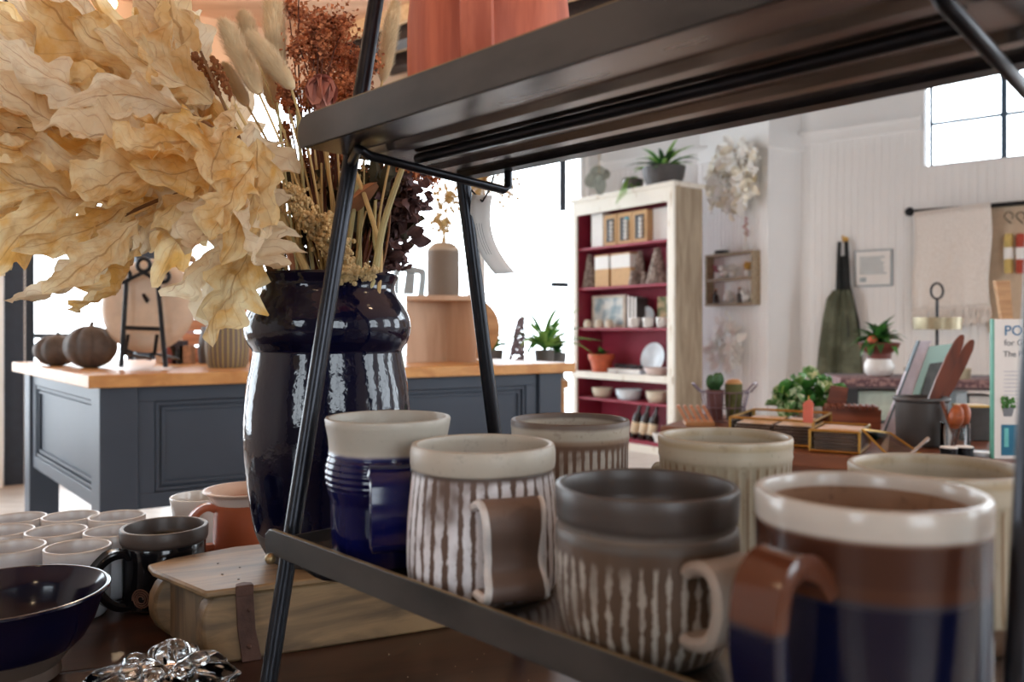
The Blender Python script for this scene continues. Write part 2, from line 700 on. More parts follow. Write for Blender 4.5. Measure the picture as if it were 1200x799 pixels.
pl = P(127, 3, 5.0)
pendant(pl, 'glowing warm bulb hanging near the ceiling above the dried leaves', 25)
for k, (x, y) in enumerate(((-2.6, 1.2), (-.6, -.6), (1.6, .9), (-.9, -2.4), (2.2, -1.8))):  # unseen bulbs added as warm fill, suggested by sparkles in the vase
    pendant((x, y, 2.85), ('unseen warm fill bulb added over the aisle beside the counter', 'unseen warm fill bulb added just behind the mug rack table',
                           'unseen warm fill bulb added over the aisle right of the rack', 'unseen warm fill bulb added by the front windows, left side',
                           'unseen warm fill bulb added by the front windows, right side')[k], 5)

# ================================================================== FOREGROUND: table, rack, mugs
TZ = H - 0.31                                            # table top
M_table = wood('dark_table_wood', S(74, 48, 36), S(44, 28, 22), 0.3, (1.6, 9, 9), 2.2, 0.2, coat=0.08)
table = thing('display_table', 'dark brown wooden display table under the mug rack', 'table', (-0.05, .72, TZ), radians(20))
for i in range(7):
    MB().span((-.95, -.62 + i * .19, -.035), (1.0, -.62 + i * .19 + .187, 0)).build('plank', M_table, table, False, .002)
MB().span((-.9, -.55, -.13), (.95, .6, -.036)).build('apron', M_table, table, False)
for x in (-.86, .9):
    for y in (-.52, .62):
        MB().span((x - .04, y - .04, -TZ), (x + .04, y + .04, -.036)).build('leg', M_table, table, False)

# ------------------------------------------------------------------ wrought metal rack
M_tray = Nodes('blackened_steel')
a = M_tray.noise(9, 5, M_tray.scale(M_tray.coord(), (1, 2, 2)))
b = M_tray.noise(60, 4)
M_tray.set(col=M_tray.mix(M_tray.smooth(a, .35, .7), S(54, 52, 50), S(80, 75, 71)), metal=.45,
           rough=M_tray.math('ADD', M_tray.math('MULTIPLY', a, .3), .2))
M_tray.bump(b, .06, .001)
M_tray = M_tray.m
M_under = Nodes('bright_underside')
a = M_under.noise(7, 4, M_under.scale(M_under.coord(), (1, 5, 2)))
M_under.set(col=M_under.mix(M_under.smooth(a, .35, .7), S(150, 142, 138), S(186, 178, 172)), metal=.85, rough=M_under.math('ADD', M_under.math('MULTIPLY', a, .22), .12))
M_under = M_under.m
M_edge = mat('worn_bare_steel', S(150, 128, 92), .4, .7, var=.2)
M_rod = mat('black_rod', S(44, 45, 50), .28, .75, var=.2, scale=40)

RO = Vector((-.177, .606, TZ))
RZ = atan2(-.72, .694)
rack = thing('display_rack', 'black metal A-frame rack holding pottery mugs on two trays', 'rack', RO, RZ)
Z1 = H - .1665 - TZ                                      # lower tray underside
Z2 = H + .1375 - TZ                                      # upper tray underside
RL = .468


def tray(name, x0, x1, y0, D, z, lip, mirror=1):
    th = .0025
    o = MB().span((x0, y0, z), (x1, y0 + D, z + th)).build(name, M_under, rack, False)
    # front and back lips with a clipped, rounded upper corner at each end
    for (yy, nm) in ((y0 - .0025, 'front_lip'), (y0 + D, 'back_lip')):
        prof = [(x0 - .004, z), (x0 - .008, z + lip * .35), (x0 - .007, z + lip * .72), (x0 - .002, z + lip * .95), (x0 + .004, z + lip),
                (x1 - .004, z + lip), (x1 + .002, z + lip * .95), (x1 + .007, z + lip * .72), (x1 + .008, z + lip * .35), (x1 + .004, z)]
        f = MB().slab([(x, yy, zz) for x, zz in prof], (0, .0025, 0)).build(nm, M_tray, o, False, .0006)
        MB().span((x0 + .004, yy + .0002, z + lip), (x1 - .004, yy + .0023, z + lip + .0004)).build('worn_edge', M_edge, o, False)
    for xx in (x0, x1 - .0025):
        MB().span((xx, y0, z + th), (xx + .0025, y0 + D, z + .011)).build('end_lip', M_tray, o, False)
    return o


D1, D2, Y2 = .245, .1615, .027
tray('lower_tray', 0, RL, 0, D1, Z1, .0188)
ut = tray('upper_tray', 0, RL, Y2, D2, Z2, .0245)
for yy, w in ((Y2 + .045, .010), (Y2 + .118, .010)):     # shallow ribs shaped in place of bands reflected in the upper tray's underside
    MB().slab([(.01, yy - w, Z2), (.01, yy - w * .5, Z2 - .004), (.01, yy + w * .5, Z2 - .004), (.01, yy + w, Z2)], (RL - .02, 0, 0)).build('reflection_rib', M_under, ut, False)
MB().slab([(.004, Y2 + D2 - .014, Z2 - .0045), (.004, Y2 + D2, Z2 - .0045), (.004, Y2 + D2, Z2), (.004, Y2 + D2 - .014, Z2)], (RL - .008, 0, 0)).build('back_rail', M_rod, rack, False)


def leg_y(z, front):                                     # legs lean together towards the top
    k = (z - Z1) / (Z2 - Z1)
    return (.0184 + (.073 - .0184) * k) if front else (.243 + (.192 - .243) * k)


ZT = Z2 + .33
for xx in (-.0085, RL + .0115):
    for fr in (True, False):
        MB().tube([(xx, leg_y(0.002, fr), .0), (xx, leg_y(ZT, fr), ZT)], .0066, 14).build('leg', M_rod, rack)
        MB().lathe([(0, 0), (.0085, 0), (.0085, .005), (.0066, .008)], 14, (xx, leg_y(0, fr), 0)).build('foot', M_rod, rack)
    MB().tube([(xx, leg_y(ZT, True), ZT), (xx, leg_y(ZT, False), ZT)], .0066, 12).build('top_bar', M_rod, rack)
MB().tube([(-.0085, (leg_y(ZT, True) + leg_y(ZT, False)) / 2, ZT), (RL + .0115, (leg_y(ZT, True) + leg_y(ZT, False)) / 2, ZT)], .0066, 12).build('handle_bar', M_rod, rack)

for z, y0, D in ((Z2, Y2, D2), (Z1, 0, D1)):
    for s in (0, 1):
        xa = .046 if s == 0 else RL - .024
        xl = -.0085 if s == 0 else RL + .0115
        yf, yb = leg_y(z, True), leg_y(z, False)
        dr = .021
        ya, yz = y0 + .018 + (.0 if z == Z1 else .002), y0 + D - .004
        if z == Z1:
            ya, yz = .008, .062
        pts = [(xl, yf, z - .004), (xa - .004, ya, z - .004), (xa, ya + .002, z - .006), (xa + .001, ya + .007, z - .009),
               (xa + .012 * (1 - s), yz - .004, z - dr), (xa + .013 * (1 - s), yz, z - dr + .003), (xa + .013 * (1 - s), yz, z - .001)]
        MB().tube(pts, .0035, 10).build('tray_bracket', M_rod, rack)
    MB().tube([(.046, y0 + (.027 if z == Z2 else .02) + .045, z - .0045), (RL - .03, y0 + (.027 if z == Z2 else .02) + .045, z - .0045)], .0042, 10).build('tray_rod', M_rod, rack)
MB().ball((0, 0, 0), .004, 12, 8).build('rivet', M_edge, rack, loc=(.004, -.004, Z1 - .002))

# paper tag tied to the rear leg
tp = thing('price_tag', 'curled white paper price tag tied to the rear rack leg', 'tag', P(560, 228, .738))
mb = MB()
tl = lambda u, v: ((-.009 + .018 * u) + .004 - .013 * sin(v * 1.4) + .033 * v * v, .012 * sin(v * 2.2) + .004 * u, -.071 * v * (1.0 - .02 * u))
mb.grid(tl, 3, 14)
me = mb.mesh('paper', M_paper)
o = link('paper', me, tp)
m_ = o.modifiers.new('thick', 'SOLIDIFY')
m_.thickness = .0006
ms = MB()
for k in range(3):
    ms.grid(lambda u, v, k=k: Vector(tl(.3 + .12 * k + .02 * u, .35 + .4 * v)) + Vector((0, -.0008, 0)), 1, 10)
ms.build('handwriting', mat('pencil', S(150, 148, 150), .8), tp, fix=False)
MB().tube(smooth_path([(.004, .002, -.006), (-.012, .012, .012), (-.026, .018, .028), (-.012, .03, .04), (.012, .02, .03), (.012, .006, .01), (.004, .002, -.006)]), .0008, 6).build('string', M_black_matte, tp)


# ------------------------------------------------------------------ pottery materials
def pot(name, bands, wob=.002, rough=((-1, .4),), stripes=None, speck=.1, bump=0.0, wscale=30, soft=.0015, coat=0.0):
    """glaze bands by height on the pot: bands = [(z, colour), ...]; stripes = (count, colour, z0, z1, width, raggedness)"""
    n = Nodes(name)
    x, y, z = n.sep()
    nz = n.noise(wscale, 3)
    zz = n.math('ADD', z, n.math('MULTIPLY', n.math('SUBTRACT', nz, .5), wob * 2))
    c = bands[0][1]
    for z0, col in bands[1:]:
        c = n.mix(n.smooth(zz, z0 - soft, z0 + soft), c, col)
    if stripes:
        N, col, z0, z1, w, rag = stripes
        ang = n.math('ARCTAN2', y, x)
        nn = n.noise(26, 4, n.scale(n.coord(), (1, 1, .22)))
        ph = n.math('ADD', n.math('MULTIPLY', ang, N / (2 * pi)), n.math('MULTIPLY', n.math('SUBTRACT', nn, .5), rag * 1.6))
        w_ = n.math('ABSOLUTE', n.math('SUBTRACT', n.math('FRACT', ph), .5))
        thr = n.math('ADD', w_, n.math('MULTIPLY', n.math('SUBTRACT', n.noise(110, 4), .5), rag))
        s = n.math('SUBTRACT', 1.0, n.smooth(thr, w * .5 - .05, w * .5 + .06))
        msk = n.math('MULTIPLY', n.smooth(zz, z0 - .002, z0 + .002), n.math('SUBTRACT', 1.0, n.smooth(zz, z1 - .002, z1 + .002)))
        patch = n.smooth(n.noise(18, 3), .30, .46)
        c = n.mix(n.math('MULTIPLY', n.math('MULTIPLY', s, msk), patch), c, col)
    f = n.noise(240, 3)
    c = n.mix(n.math('MULTIPLY', n.smooth(f, .55, .75), speck), c, S(90, 66, 48))
    f2 = n.noise(22, 4)
    c2 = n.n('ShaderNodeHueSaturation')
    n.put(c2.inputs['Color'], c)
    n.put(c2.inputs['Value'], n.math('ADD', .88, n.math('MULTIPLY', f2, .24)))
    r = rough[0][1]
    for z0, rv in rough[1:]:
        q = n.smooth(zz, z0 - soft, z0 + soft)
        r = n.math('ADD', n.math('MULTIPLY', n.math('SUBTRACT', 1.0, q), r), n.math('MULTIPLY', q, rv))
    n.set(col=c2.outputs[0], rough=r, coat=coat)
    if bump:
        n.bump(n.noise(160, 3), bump, .0008)
    return n.m


def mug_body(outer, wall=.0035, floor_z=.007, inner_in=.9):
    """closed profile: up the outside, over a rounded lip, down the inside"""
    pr = [(0, .0015), (outer[0][0] * .8, .0015), (outer[0][0] * .88, 0)] + list(outer)
    rt, zt = outer[-1]
    pr += [(rt - wall * .15, zt + wall * .38), (rt - wall * .5, zt + wall * .5), (rt - wall * .85, zt + wall * .38)]
    ins = [(r - wall, z) for r, z in reversed(outer) if z > floor_z + .004]
    pr += ins + [(ins[-1][0] * .86, floor_z + .001), (0, floor_z)]
    return pr


SHZ = Z1 + .0026 + TZ                                    # world height of the lower tray's floor


def on_tray(px, Y):
    return Vector(((px - CX) / F * Y, Y, SHZ))


def toward(loc, px, Y):
    """heading from loc to the plan point seen at px and Y"""
    return atan2(Y - loc.y, (px - CX) / F * Y - loc.x)


def hp(pts, k=6):
    return [(p.x, p.y) for p in smooth_path([(a, b, 0) for a, b in pts], k)]


# --- blue mug with cream top
B_mat = pot('blue_cream_glaze', [(0, S(13, 16, 66)), (.0755, S(50, 56, 100)), (.0775, S(176, 170, 158))], .0012,
            ((0, .12), (.077, .42)), speck=.10)
loc = on_tray(455, .588)
t = thing('mug', 'blue mug with wide matte cream rim, leftmost on the lower tray', 'mug', loc)
ridge = lambda a, z, r: (.00030 * sin(z * 1500) if .052 < z < .077 and r > .038 else 0)
outer = [(.0375, .002), (.0395, .01), (.0405, .025), (.0408, .042)] + [(.0410 + .0035 * sin((z - .044) / .036 * pi), z) for z in [.044 + .00075 * i for i in range(46)]] + \
        [(.0418, .081), (.0424, .087), (.0440, .095), (.0446, .0995)]
MB().lathe(mug_body(outer), 64, mod=ridge).build('body', B_mat, t)
phi = toward(loc, 462, .45)
MB().strap(hp([(.041, .070), (.052, .0715), (.060, .066), (.0635, .052), (.062, .036), (.054, .022), (.040, .016)]), phi, [.030] * 12 + [.027] * 25, .006).build('handle', B_mat, t)

# --- brown mug with white drip stripes
B2 = pot('striped_glaze', [(0, S(98, 76, 64)), (.0745, S(80, 58, 46)), (.0768, S(184, 176, 162))], .0010, ((0, .5), (.077, .42)),
         stripes=(34, S(228, 226, 230), .004, .0735, .58, .66), speck=.22, bump=.12)
loc = on_tray(566, .520)
t = thing('mug', 'brown mug with white vertical stripes and broad strap handle in front', 'mug', loc)
flut = lambda a, z, r: (-.0008 * (.5 + .5 * cos(34 * a)) if .006 < z < .073 and r > .039 else 0)
outer = [(.0440, .001), (.0470, .006), (.0482, .016), (.0482, .03), (.0476, .045), (.0462, .06), (.0448, .072), (.0440, .0752), (.0438, .0762),
         (.0454, .0768), (.0460, .080), (.0461, .0865), (.0456, .0895)]
MB().lathe(mug_body(outer, .0045), 136, mod=flut).build('body', B2, t)
B2h = pot('strap_glaze', [(0, S(98, 78, 68)), (.060, S(116, 94, 82))], .01, ((0, .45),), speck=.25, bump=.1)
phi = toward(loc, 628, .43)
pth = hp([(.0445, .061), (.053, .0645), (.0595, .061), (.062, .051), (.060, .039), (.0605, .028), (.066, .0195), (.064, .013), (.047, .012)])
MB().strap(pth, phi, [.030 + .008 * abs(i / (len(pth) - 1) - .55) * 2 for i in range(len(pth))], .0055).build('handle', B2h, t)
e = MB()
for sgn in (-1, 1):
    tn = Vector((-sin(phi), cos(phi), 0))
    e.tube([Vector((cos(phi) * a, sin(phi) * a, b)) + tn * sgn * (.0148 + .004 * abs(i / (len(pth) - 1) - .55) * 2) for i, (a, b) in enumerate(pth)], .0026, 8)
eo = e.build('handle_edge', mat('white_slip', S(212, 206, 202), .5, var=.15, scale=60), t)
eo['label'] = 'white glazed edge of the strap'

# --- squat dark mug with stripes
B3 = pot('dark_slip', [(0, S(84, 70, 58)), (.010, S(86, 66, 50)), (.0600, S(84, 74, 66)), (.0655, S(112, 104, 98)), (.0685, S(72, 64, 60))], .0016,
         ((0, .5), (.065, .38)), stripes=(40, S(168, 159, 148), .004, .054, .36, .95), speck=.3, bump=.2)
loc = on_tray(757, .418)
t = thing('mug', 'squat dark brown mug with charcoal rim band and pale handle', 'mug', loc)
outer = [(.033, .001), (.038, .005), (.0425, .014), (.0452, .026), (.0462, .038), (.0466, .05), (.0463, .060), (.0460, .0640), (.0447, .0655), (.0447, .0672), (.0456, .0686),
         (.0460, .072), (.0463, .078), (.0466, .0832)]
MB().lathe(mug_body(outer, .0042), 120, mod=lambda a, z, r: (-.0006 * (.5 + .5 * cos(40 * a)) if .006 < z < .052 and r > .03 else 0)).build('body', B3, t)
phi = toward(loc, 874, .357)
pth = hp([(.045, .053), (.052, .057), (.0605, .057), (.0655, .050), (.066, .038), (.061, .027), (.052, .0225), (.044, .022)])
ho = MB().strap(pth, phi, .031, .0065).build('handle', pot('pale_strap', [(0, S(172, 158, 146)), (.02, S(160, 146, 134))], .01, ((0, .35),), speck=.2), t)
ho['label'] = 'pale grey-beige strap handle'

# --- brown, blue and white mug, nearest
B4 = pot('tricolour_glaze', [(0, S(10, 13, 38)), (.0615, S(50, 46, 54)), (.0640, S(74, 44, 32)), (.0695, S(66, 38, 28)), (.0840, S(86, 54, 38)), (.0856, S(196, 189, 180))], .0022,
         ((0, .16), (.064, .2), (.085, .18)), speck=.04, wscale=14)
loc = on_tray(1018, .338)
t = thing('mug', 'large white-rimmed mug glazed brown above and dark blue below', 'mug', loc)
outer = [(.041, .001), (.0435, .005), (.0445, .02), (.0447, .05), (.0448, .08), (.0452, .090), (.0454, .0955)]
MB().lathe(mug_body(outer, .0048), 64).build('body', B4, t)
phi = toward(loc, 893, .290)
pth = hp([(.043, .066), (.052, .075), (.065, .079), (.0755, .071), (.078, .05), (.073, .03), (.061, .015), (.042, .010)])
MB().strap(pth, phi, .021, .009).build('handle', pot('tricolour_handle', [(0, S(10, 13, 40)), (.0575, S(50, 44, 52)), (.0595, S(88, 50, 34))], .0012, ((0, .14),), speck=.04), t)
inn = MB().lathe([(0, .0075), (.0385, .0085), (.0398, .02), (.0399, .0915), (.0392, .0915), (.039, .02), (.037, .0095), (0, .0085)], 48)
io = inn.build('inner_glaze', pot('brown_inside', [(0, S(124, 92, 70)), (.06, S(146, 112, 88))], .004, ((0, .4),), speck=.5, bump=.3), t)
io['label'] = 'speckled brown inside'


# --- three cream mugs at the back of the tray
def cream_mug(px, Y, label, kind, hnd, h=.094, r=.0445):
    loc = on_tray(px, Y)
    t = thing('mug', label, 'mug', loc, 0, None)
    zb = .86 * h
    if kind == 'stripe':
        m = pot('brown_stripe_cream', [(0, S(120, 94, 78)), (zb, S(150, 126, 106)), (zb + .003, S(176, 165, 148)), (h - .0025, S(96, 78, 66))], .0012, ((0, .5),),
                stripes=(44, S(206, 200, 190), .004, zb - .004, .5, .3), speck=.3, bump=.1)
    else:
        m = pot('fluted_cream', [(0, S(96, 72, 54)), (.0125, S(92, 68, 50)), (.0155, S(172, 160, 138)), (zb, S(186, 175, 154)), (h - .004, S(176, 158, 128)), (h, S(182, 170, 150))], .0008,
                ((0, .6), (.015, .38)), stripes=(40, S(136, 114, 88), .016, zb - .002, .30, .1), speck=.2, bump=.06)
    outer = [(r * .93, .001), (r * .97, .006), (r * .985, .0145), (r * .99, .0155), (r * .985, .03), (r * .98, zb * .6), (r * .98, zb - .006), (r * .985, zb - .001), (r * 1.0, zb + .0015), (r * .992, zb + .004),
             (r, h * .96), (r * 1.005, h)]
    N = 40
    MB().lathe(mug_body(outer, .0042), 160, mod=lambda a, z, rr: (-.0011 * (.5 + .5 * cos(N * a)) ** 2 if .018 < z < zb - .004 and rr > r * .94 else 0)).build('body', m, t)
    phi = toward(loc, *hnd)
    pth = hp([(r * .96, .060), (r + .012, .063), (r + .019, .054), (r + .0195, .038), (r + .012, .022), (r * .96, .018)])
    MB().strap(pth, phi, .022, .006).build('handle', m, t)
    return t


cream_mug(668, .620, 'cream mug with dark brown rim line standing at the back of the tray', 'stripe', (690, .70), .094, .0447)
cream_mug(849, .560, 'cream fluted mug standing behind the squat dark mug', 'cream', (768, .62), .0895, .0447)
cream_mug(1098, .448, 'cream fluted mug standing behind the white-rimmed brown mug', 'cream', (1250, .47), .0875, .0452)

# --- terracotta jug on the upper tray
loc = Vector(P(573, 0, .627))
loc.z = TZ + Z2 + .0028
t = thing('terracotta_jug', 'orange terracotta jug on the upper tray, handle towards the front', 'jug', loc)
MT = Nodes('thrown_terracotta')
v = MT.scale(MT.coord(), (14, 14, 1.5))
MT.set(col=MT.mix(MT.smooth(MT.noise(5, 4, v), .35, .65), S(178, 84, 56), S(206, 108, 76)), rough=.55)
MT.bump(MT.noise(4, 3, v), .35, .002)
outer = [(.053, .001), (.0585, .008), (.061, .03), (.0622, .06), (.062, .09), (.059, .12), (.054, .15), (.056, .17)]
MB().lathe(mug_body(outer, .005), 64).build('body', MT.m, t)
phi = toward(loc, 530, .44)
MB().strap(hp([(.057, .016), (.061, .019), (.067, .034), (.076, .06), (.079, .09), (.074, .115), (.058, .125)]), phi, [.026, .025, .024, .0235] + [.023] * 33, .010).build('handle', MT.m, t)

# ------------------------------------------------------------------ the old wooden box the vase stands on
M_oldwood = wood('old_pale_wood', S(150, 120, 84), S(92, 74, 54), 0.5, (2.2, 12, 12), 3.5, 0.3)
M_oldend = wood('old_end_grain', S(140, 116, 88), S(84, 72, 60), 0.6, (10, 10, 2), 3.0, 0.4)
M_rust = mat('rusty_iron', S(84, 58, 48), .65, .4, var=.3, scale=40, bump=.4, bscale=120)
bx0 = Vector((-.281, .750, TZ))
box = thing('wooden_box', 'old pale wooden box with rounded ends and iron strap, carrying the vase', 'box', bx0, radians(24.5))
BH, BD, BL = .0705, .108, .36
SK = Matrix(((1, -.33, 0, 0), (0, 1, 0, 0), (0, 0, 1, 0), (0, 0, 0, 1)))    # the ends of the box are cut askew


def rounded_board(y0, th, L, h, r):
    pts = []
    for i in range(9):                                   # bulging, rounded left end
        a = pi * .5 + pi * i / 8
        pts.append((-.0 + r * (cos(a)) * .9 + .012, h * .5 + h * .5 * sin(a)))
    pts = [(x, y0, z) for x, z in pts]
    pts += [(L, y0, 0), (L, y0, h)]
    return MB().slab([SK @ Vector(p) for p in pts], SK @ Vector((0, th, 0)))


rounded_board(0, .018, BL, BH - .007, .016).build('front_board', M_oldwood, box, bevel=.003)
rounded_board(BD - .016, .018, BL, BH - .007, .026).build('back_board', M_oldwood, box, bevel=.003)
MB().at(SK).span((.004, .018, .002), (.022, BD - .016, BH - .007)).build('end_panel', M_oldend, box, False)
MB().at(SK).span((BL - .03, .018, .002), (BL - .012, BD - .016, BH - .007)).build('end_panel', M_oldend, box, False)
MB().at(SK).span((.022, .018, .002), (BL - .03, BD - .016, .012)).build('base_panel', M_oldwood, box, False)
lid = MB()
lid.at(SK).prism([(-.002, -.005), (BL + .006, -.005), (BL + .012, BD * .6), (BL + .006, BD + .045), (.09, BD + .040), (.02, BD + .020), (-.010, BD + .004), (-.014, BD - .02), (-.010, BD * .55)], BH - .0068, BH)
lid.build('lid', M_oldwood, box, bevel=.0022)
st = MB()
st.slab([(.026, -.001, BH - .006), (.042, -.001, BH - .004), (.044, -.002, .03), (.050, -.001, .0), (.032, -.001, .0), (.028, -.002, .03)], (0, -.0025, 0))
st.slab([(.026, -.006, BH + .0002), (.042, -.006, BH + .0002), (.041, .002, BH + .0004), (.034, .006, BH + .0004), (.027, .002, BH + .0004)], (0, 0, .0015))
st.slab([(.026, -.0065, BH - .008), (.042, -.0065, BH - .008), (.042, -.0065, BH + .0014), (.026, -.0065, BH + .0014)], (0, .0025, 0))
st.build('iron_strap', M_rust, box, bevel=.0006)
for z in (.014, .048):
    MB().ball((.0385, -.0036, z), .0022, 8, 6).build('nail', M_rust, box)
pe = MB()
for _ in range(11):
    x, y = R.uniform(-.0, .2), R.uniform(.02, .1)
    pe.lathe([(0, BH + .0003), (.0011, BH + .0003), (.0011, BH + .0006), (0, BH + .0007)], 8, (x, y, 0))
pe.build('wormhole', mat('wormhole_dark', S(50, 36, 28), .9), box)['kind'] = 'stuff'

# ------------------------------------------------------------------ big dark vase
VZ = TZ + BH
vloc = Vector(P(385, 0, .872))
vloc.z = VZ + .0005
KV = .872 / F
M_vase = Nodes('midnight_glaze')
x, y, z = M_vase.sep()
nz = M_vase.noise(26, 3)
zz = M_vase.math('ADD', z, M_vase.math('MULTIPLY', M_vase.math('SUBTRACT', nz, .5), .016))
foot = M_vase.smooth(zz, .030, .036)
M_vase.set(col=M_vase.mix(foot, S(70, 62, 58), S(8, 9, 34)),
           rough=M_vase.math('ADD', .09, M_vase.math('MULTIPLY', M_vase.math('SUBTRACT', 1.0, foot), .45)), coat=0.0)
M_vase.bump(M_vase.noise(55, 3), .22, .003)
vase = thing('vase', 'large glossy midnight-blue vase with waisted shoulder, full of dried flowers', 'vase', vloc)
VP = [(655, 66), (648, 71), (638, 76.5), (622, 83), (600, 87.5), (575, 91), (545, 94.5), (515, 96), (490, 95.5), (460, 92.5), (438, 88.5), (424, 86),
      (418, 85.5), (414, 87.5), (406, 92.5), (394, 95.5), (382, 95), (370, 90.5), (360, 84.5), (353, 80), (347, 77.5), (341, 77.5), (336, 79.5), (331.5, 81.5)]
zb = 655
outer = [(k * KV, (zb - yy) * KV + .0) for yy, k in VP]
outer = [(p.x, p.y) for p in smooth_path([(a, b, 0) for a, b in outer], 3)]
MB().lathe(mug_body(outer, .006, .012), 96).build('body', M_vase.m, vase)
VTOP = VZ + outer[-1][1]
VC = vloc

# ------------------------------------------------------------------ small pots at the left of the table
cups = [(20, 1.02), (83, 1.03), (137, 1.03), (66, .955), (3, .955), (14, .885), (91, .885), (134, .955), (-48, .90), (-32, 1.01)]
M_cup = pot('white_cup_glaze', [(0, S(200, 199, 202)), (.068, S(206, 202, 200)), (.0725, S(190, 178, 168))], .001, ((0, .3),), speck=.08)
cup_labels = ['small white cup in the back row, left of the one before the counter leg', 'small white cup in the back row of cups, in front of the counter leg',
              'small white cup at the right end of the back row, behind the black mug', 'small white cup in the middle row, third to the left of the black mug',
              'small white cup in the middle row at the edge of the photo', 'small white cup just behind the dark blue bowl, cut by its left half',
              'small white cup just behind the dark blue bowl, beside the black mug handle', 'small white cup close behind the black mug handle',
              'small white cup in the front row, beyond the edge of the photo', 'small white cup in the back row, beyond the edge of the photo']
for (px, Y), lb in list(zip(cups, cup_labels))[:8]:
    t = thing('small_cup', lb, 'cup', (P(px, 0, Y).x, Y, TZ + .0005), R.uniform(0, 6), 'small white cups on the table')
    outer = [(.027, .001), (.0305, .006), (.0322, .02), (.0328, .05), (.0334, .0735)]
    MB().lathe(mug_body(outer, .003), 36).build('body', M_cup, t)
# black mug with a brown rim
M_bm = pot('black_mug_glaze', [(0, S(70, 52, 44)), (.005, S(16, 15, 18)), (.0700, S(18, 16, 18)), (.0718, S(70, 58, 52))], .0006, ((0, .12), (.071, .42)), speck=.1)
loc = Vector((-.391, .922, TZ + .0005))
t = thing('mug', 'glossy black mug with dull brown rim beside the wooden box', 'mug', loc)
outer = [(.038, .001), (.0425, .005), (.0438, .02), (.0438, .05), (.0436, .069), (.0430, .0705), (.0452, .072), (.0462, .075), (.0466, .0860)]
MB().lathe(mug_body(outer, .0055), 56).build('body', M_bm, t)
phi = toward(loc, 108, .86)
MB().strap(hp([(.042, .062), (.050, .067), (.064, .066), (.077, .056), (.079, .042), (.071, .026), (.058, .013), (.041, .008)]), phi, .016, .009).build('handle', M_bm, t)
# spiral stamp on the black mug
ph2 = toward(loc, 138, .84)
sp = [(cos(ph2 + (.0028 + .0011 * a / 3) * 1 * cos(a) / .0435) * .0441, sin(ph2 + (.0028 + .0011 * a / 3) * cos(a) / .0435) * .0441, .019 + (.0028 + .0011 * a / 3) * sin(a)) for a in [k * .3 for k in range(75)]]
so = MB().tube(sp, .0008, 5).build('spiral_stamp', mat('bare_clay_line', S(104, 70, 56), .6), t)
so['label'] = 'reddish spiral stamped in the black glaze'
# dark blue bowl
M_bowl = pot('cobalt_bowl_glaze', [(0, S(92, 76, 66)), (.026, S(88, 74, 66)), (.029, S(9, 10, 34))], .002, ((0, .55), (.028, .13)), speck=.05)
loc = Vector((P(8, 0, .722).x, .722, TZ + .0005))
t = thing('bowl', 'wide dark cobalt-blue bowl on a bare clay foot, cut by the edge', 'bowl', loc)
outer = [(.041, .001), (.043, .003), (.042, .012), (.05, .022), (.062, .034), (.070, .048), (.074, .060), (.078, .070), (.083, .0765)]
MB().lathe(mug_body(outer, .0045, .016), 72).build('body', M_bowl, t)
# orange jug with pale inside, behind the box
M_oj = pot('orange_jug_glaze', [(0, S(176, 92, 60)), (.082, S(186, 98, 64)), (.088, S(214, 186, 168))], .001, ((0, .3),), speck=.1)
loc = Vector((P(286, 0, 1.06).x, 1.06, TZ + .0005))
t = thing('jug', 'orange-brown jug with a flared pale rim behind the wooden box', 'jug', loc)
outer = [(.034, .001), (.037, .006), (.0385, .03), (.0375, .065), (.036, .08), (.038, .088), (.045, .097), (.051, .1015)]
MB().lathe(mug_body(outer, .0035), 48).build('body', M_oj, t)
oi = MB().lathe([(0, .012), (.032, .014), (.0345, .03), (.0335, .08), (.0460, .0985), (.0455, .0992), (.033, .081), (.034, .03), (.0315, .0148), (0, .0128)], 40).build('inner_glaze', mat('pale_pink_glaze', S(222, 198, 184), .15, var=.05), t)
oi['label'] = 'pale glossy inside'
phi = toward(loc, 230, 1.03)
MB().strap(hp([(.036, .080), (.046, .084), (.058, .078), (.066, .064), (.064, .045), (.054, .034), (.037, .032)]), phi, .013, .009).build('handle', M_oj, t)
loc = Vector((P(236, 0, 1.16).x, 1.16, TZ + .0005))
t = thing('dish', 'pale glossy dish partly hidden behind the orange jug handle', 'dish', loc)
MB().lathe(mug_body([(.025, .001), (.03, .006), (.036, .03), (.04, .058), (.042, .072)], .003), 40).build('body', mat('pale_grey_glaze', S(206, 200, 192), .12, var=.05), t)

# cut glass ornament at the very front
M_crystal = glass('clear_crystal', (.98, .99, 1, 1), 0.02, 1.5)
loc = Vector((P(186, 0, .665).x, .665, TZ + .0005))
t = thing('glass_dish', 'clear cut-glass lidded dish at the front edge of the table', 'dish', loc, .3)
lob = lambda a, z, r: .004 * cos(9 * a) * min(1, r / .03)
MB().lathe([(0, .001), (.036, .001), (.044, .006), (.054, .016), (.060, .022), (.057, .024), (.0, .0235)], 72, mod=lob).build('dish', M_crystal, t)
MB().lathe([(0, .0245), (.050, .0245), (.056, .026), (.050, .031), (.036, .035), (.018, .037), (.012, .039), (0, .039)], 72, mod=lob).build('lid', M_crystal, t)
kn = MB()
for i in range(7):
    a = i * 2 * pi / 7
    kn.ball((.026 * cos(a) + .004, .026 * sin(a), .0375), .0095, 14, 10, .7)
kn.build('facet', M_crystal, t)['kind'] = 'stuff'
MB().ball((.010, .0, .046), .0135, 16, 12, .75, mod=lambda a, z, r: .0012 * cos(6 * a)).build('knob', M_crystal, t)
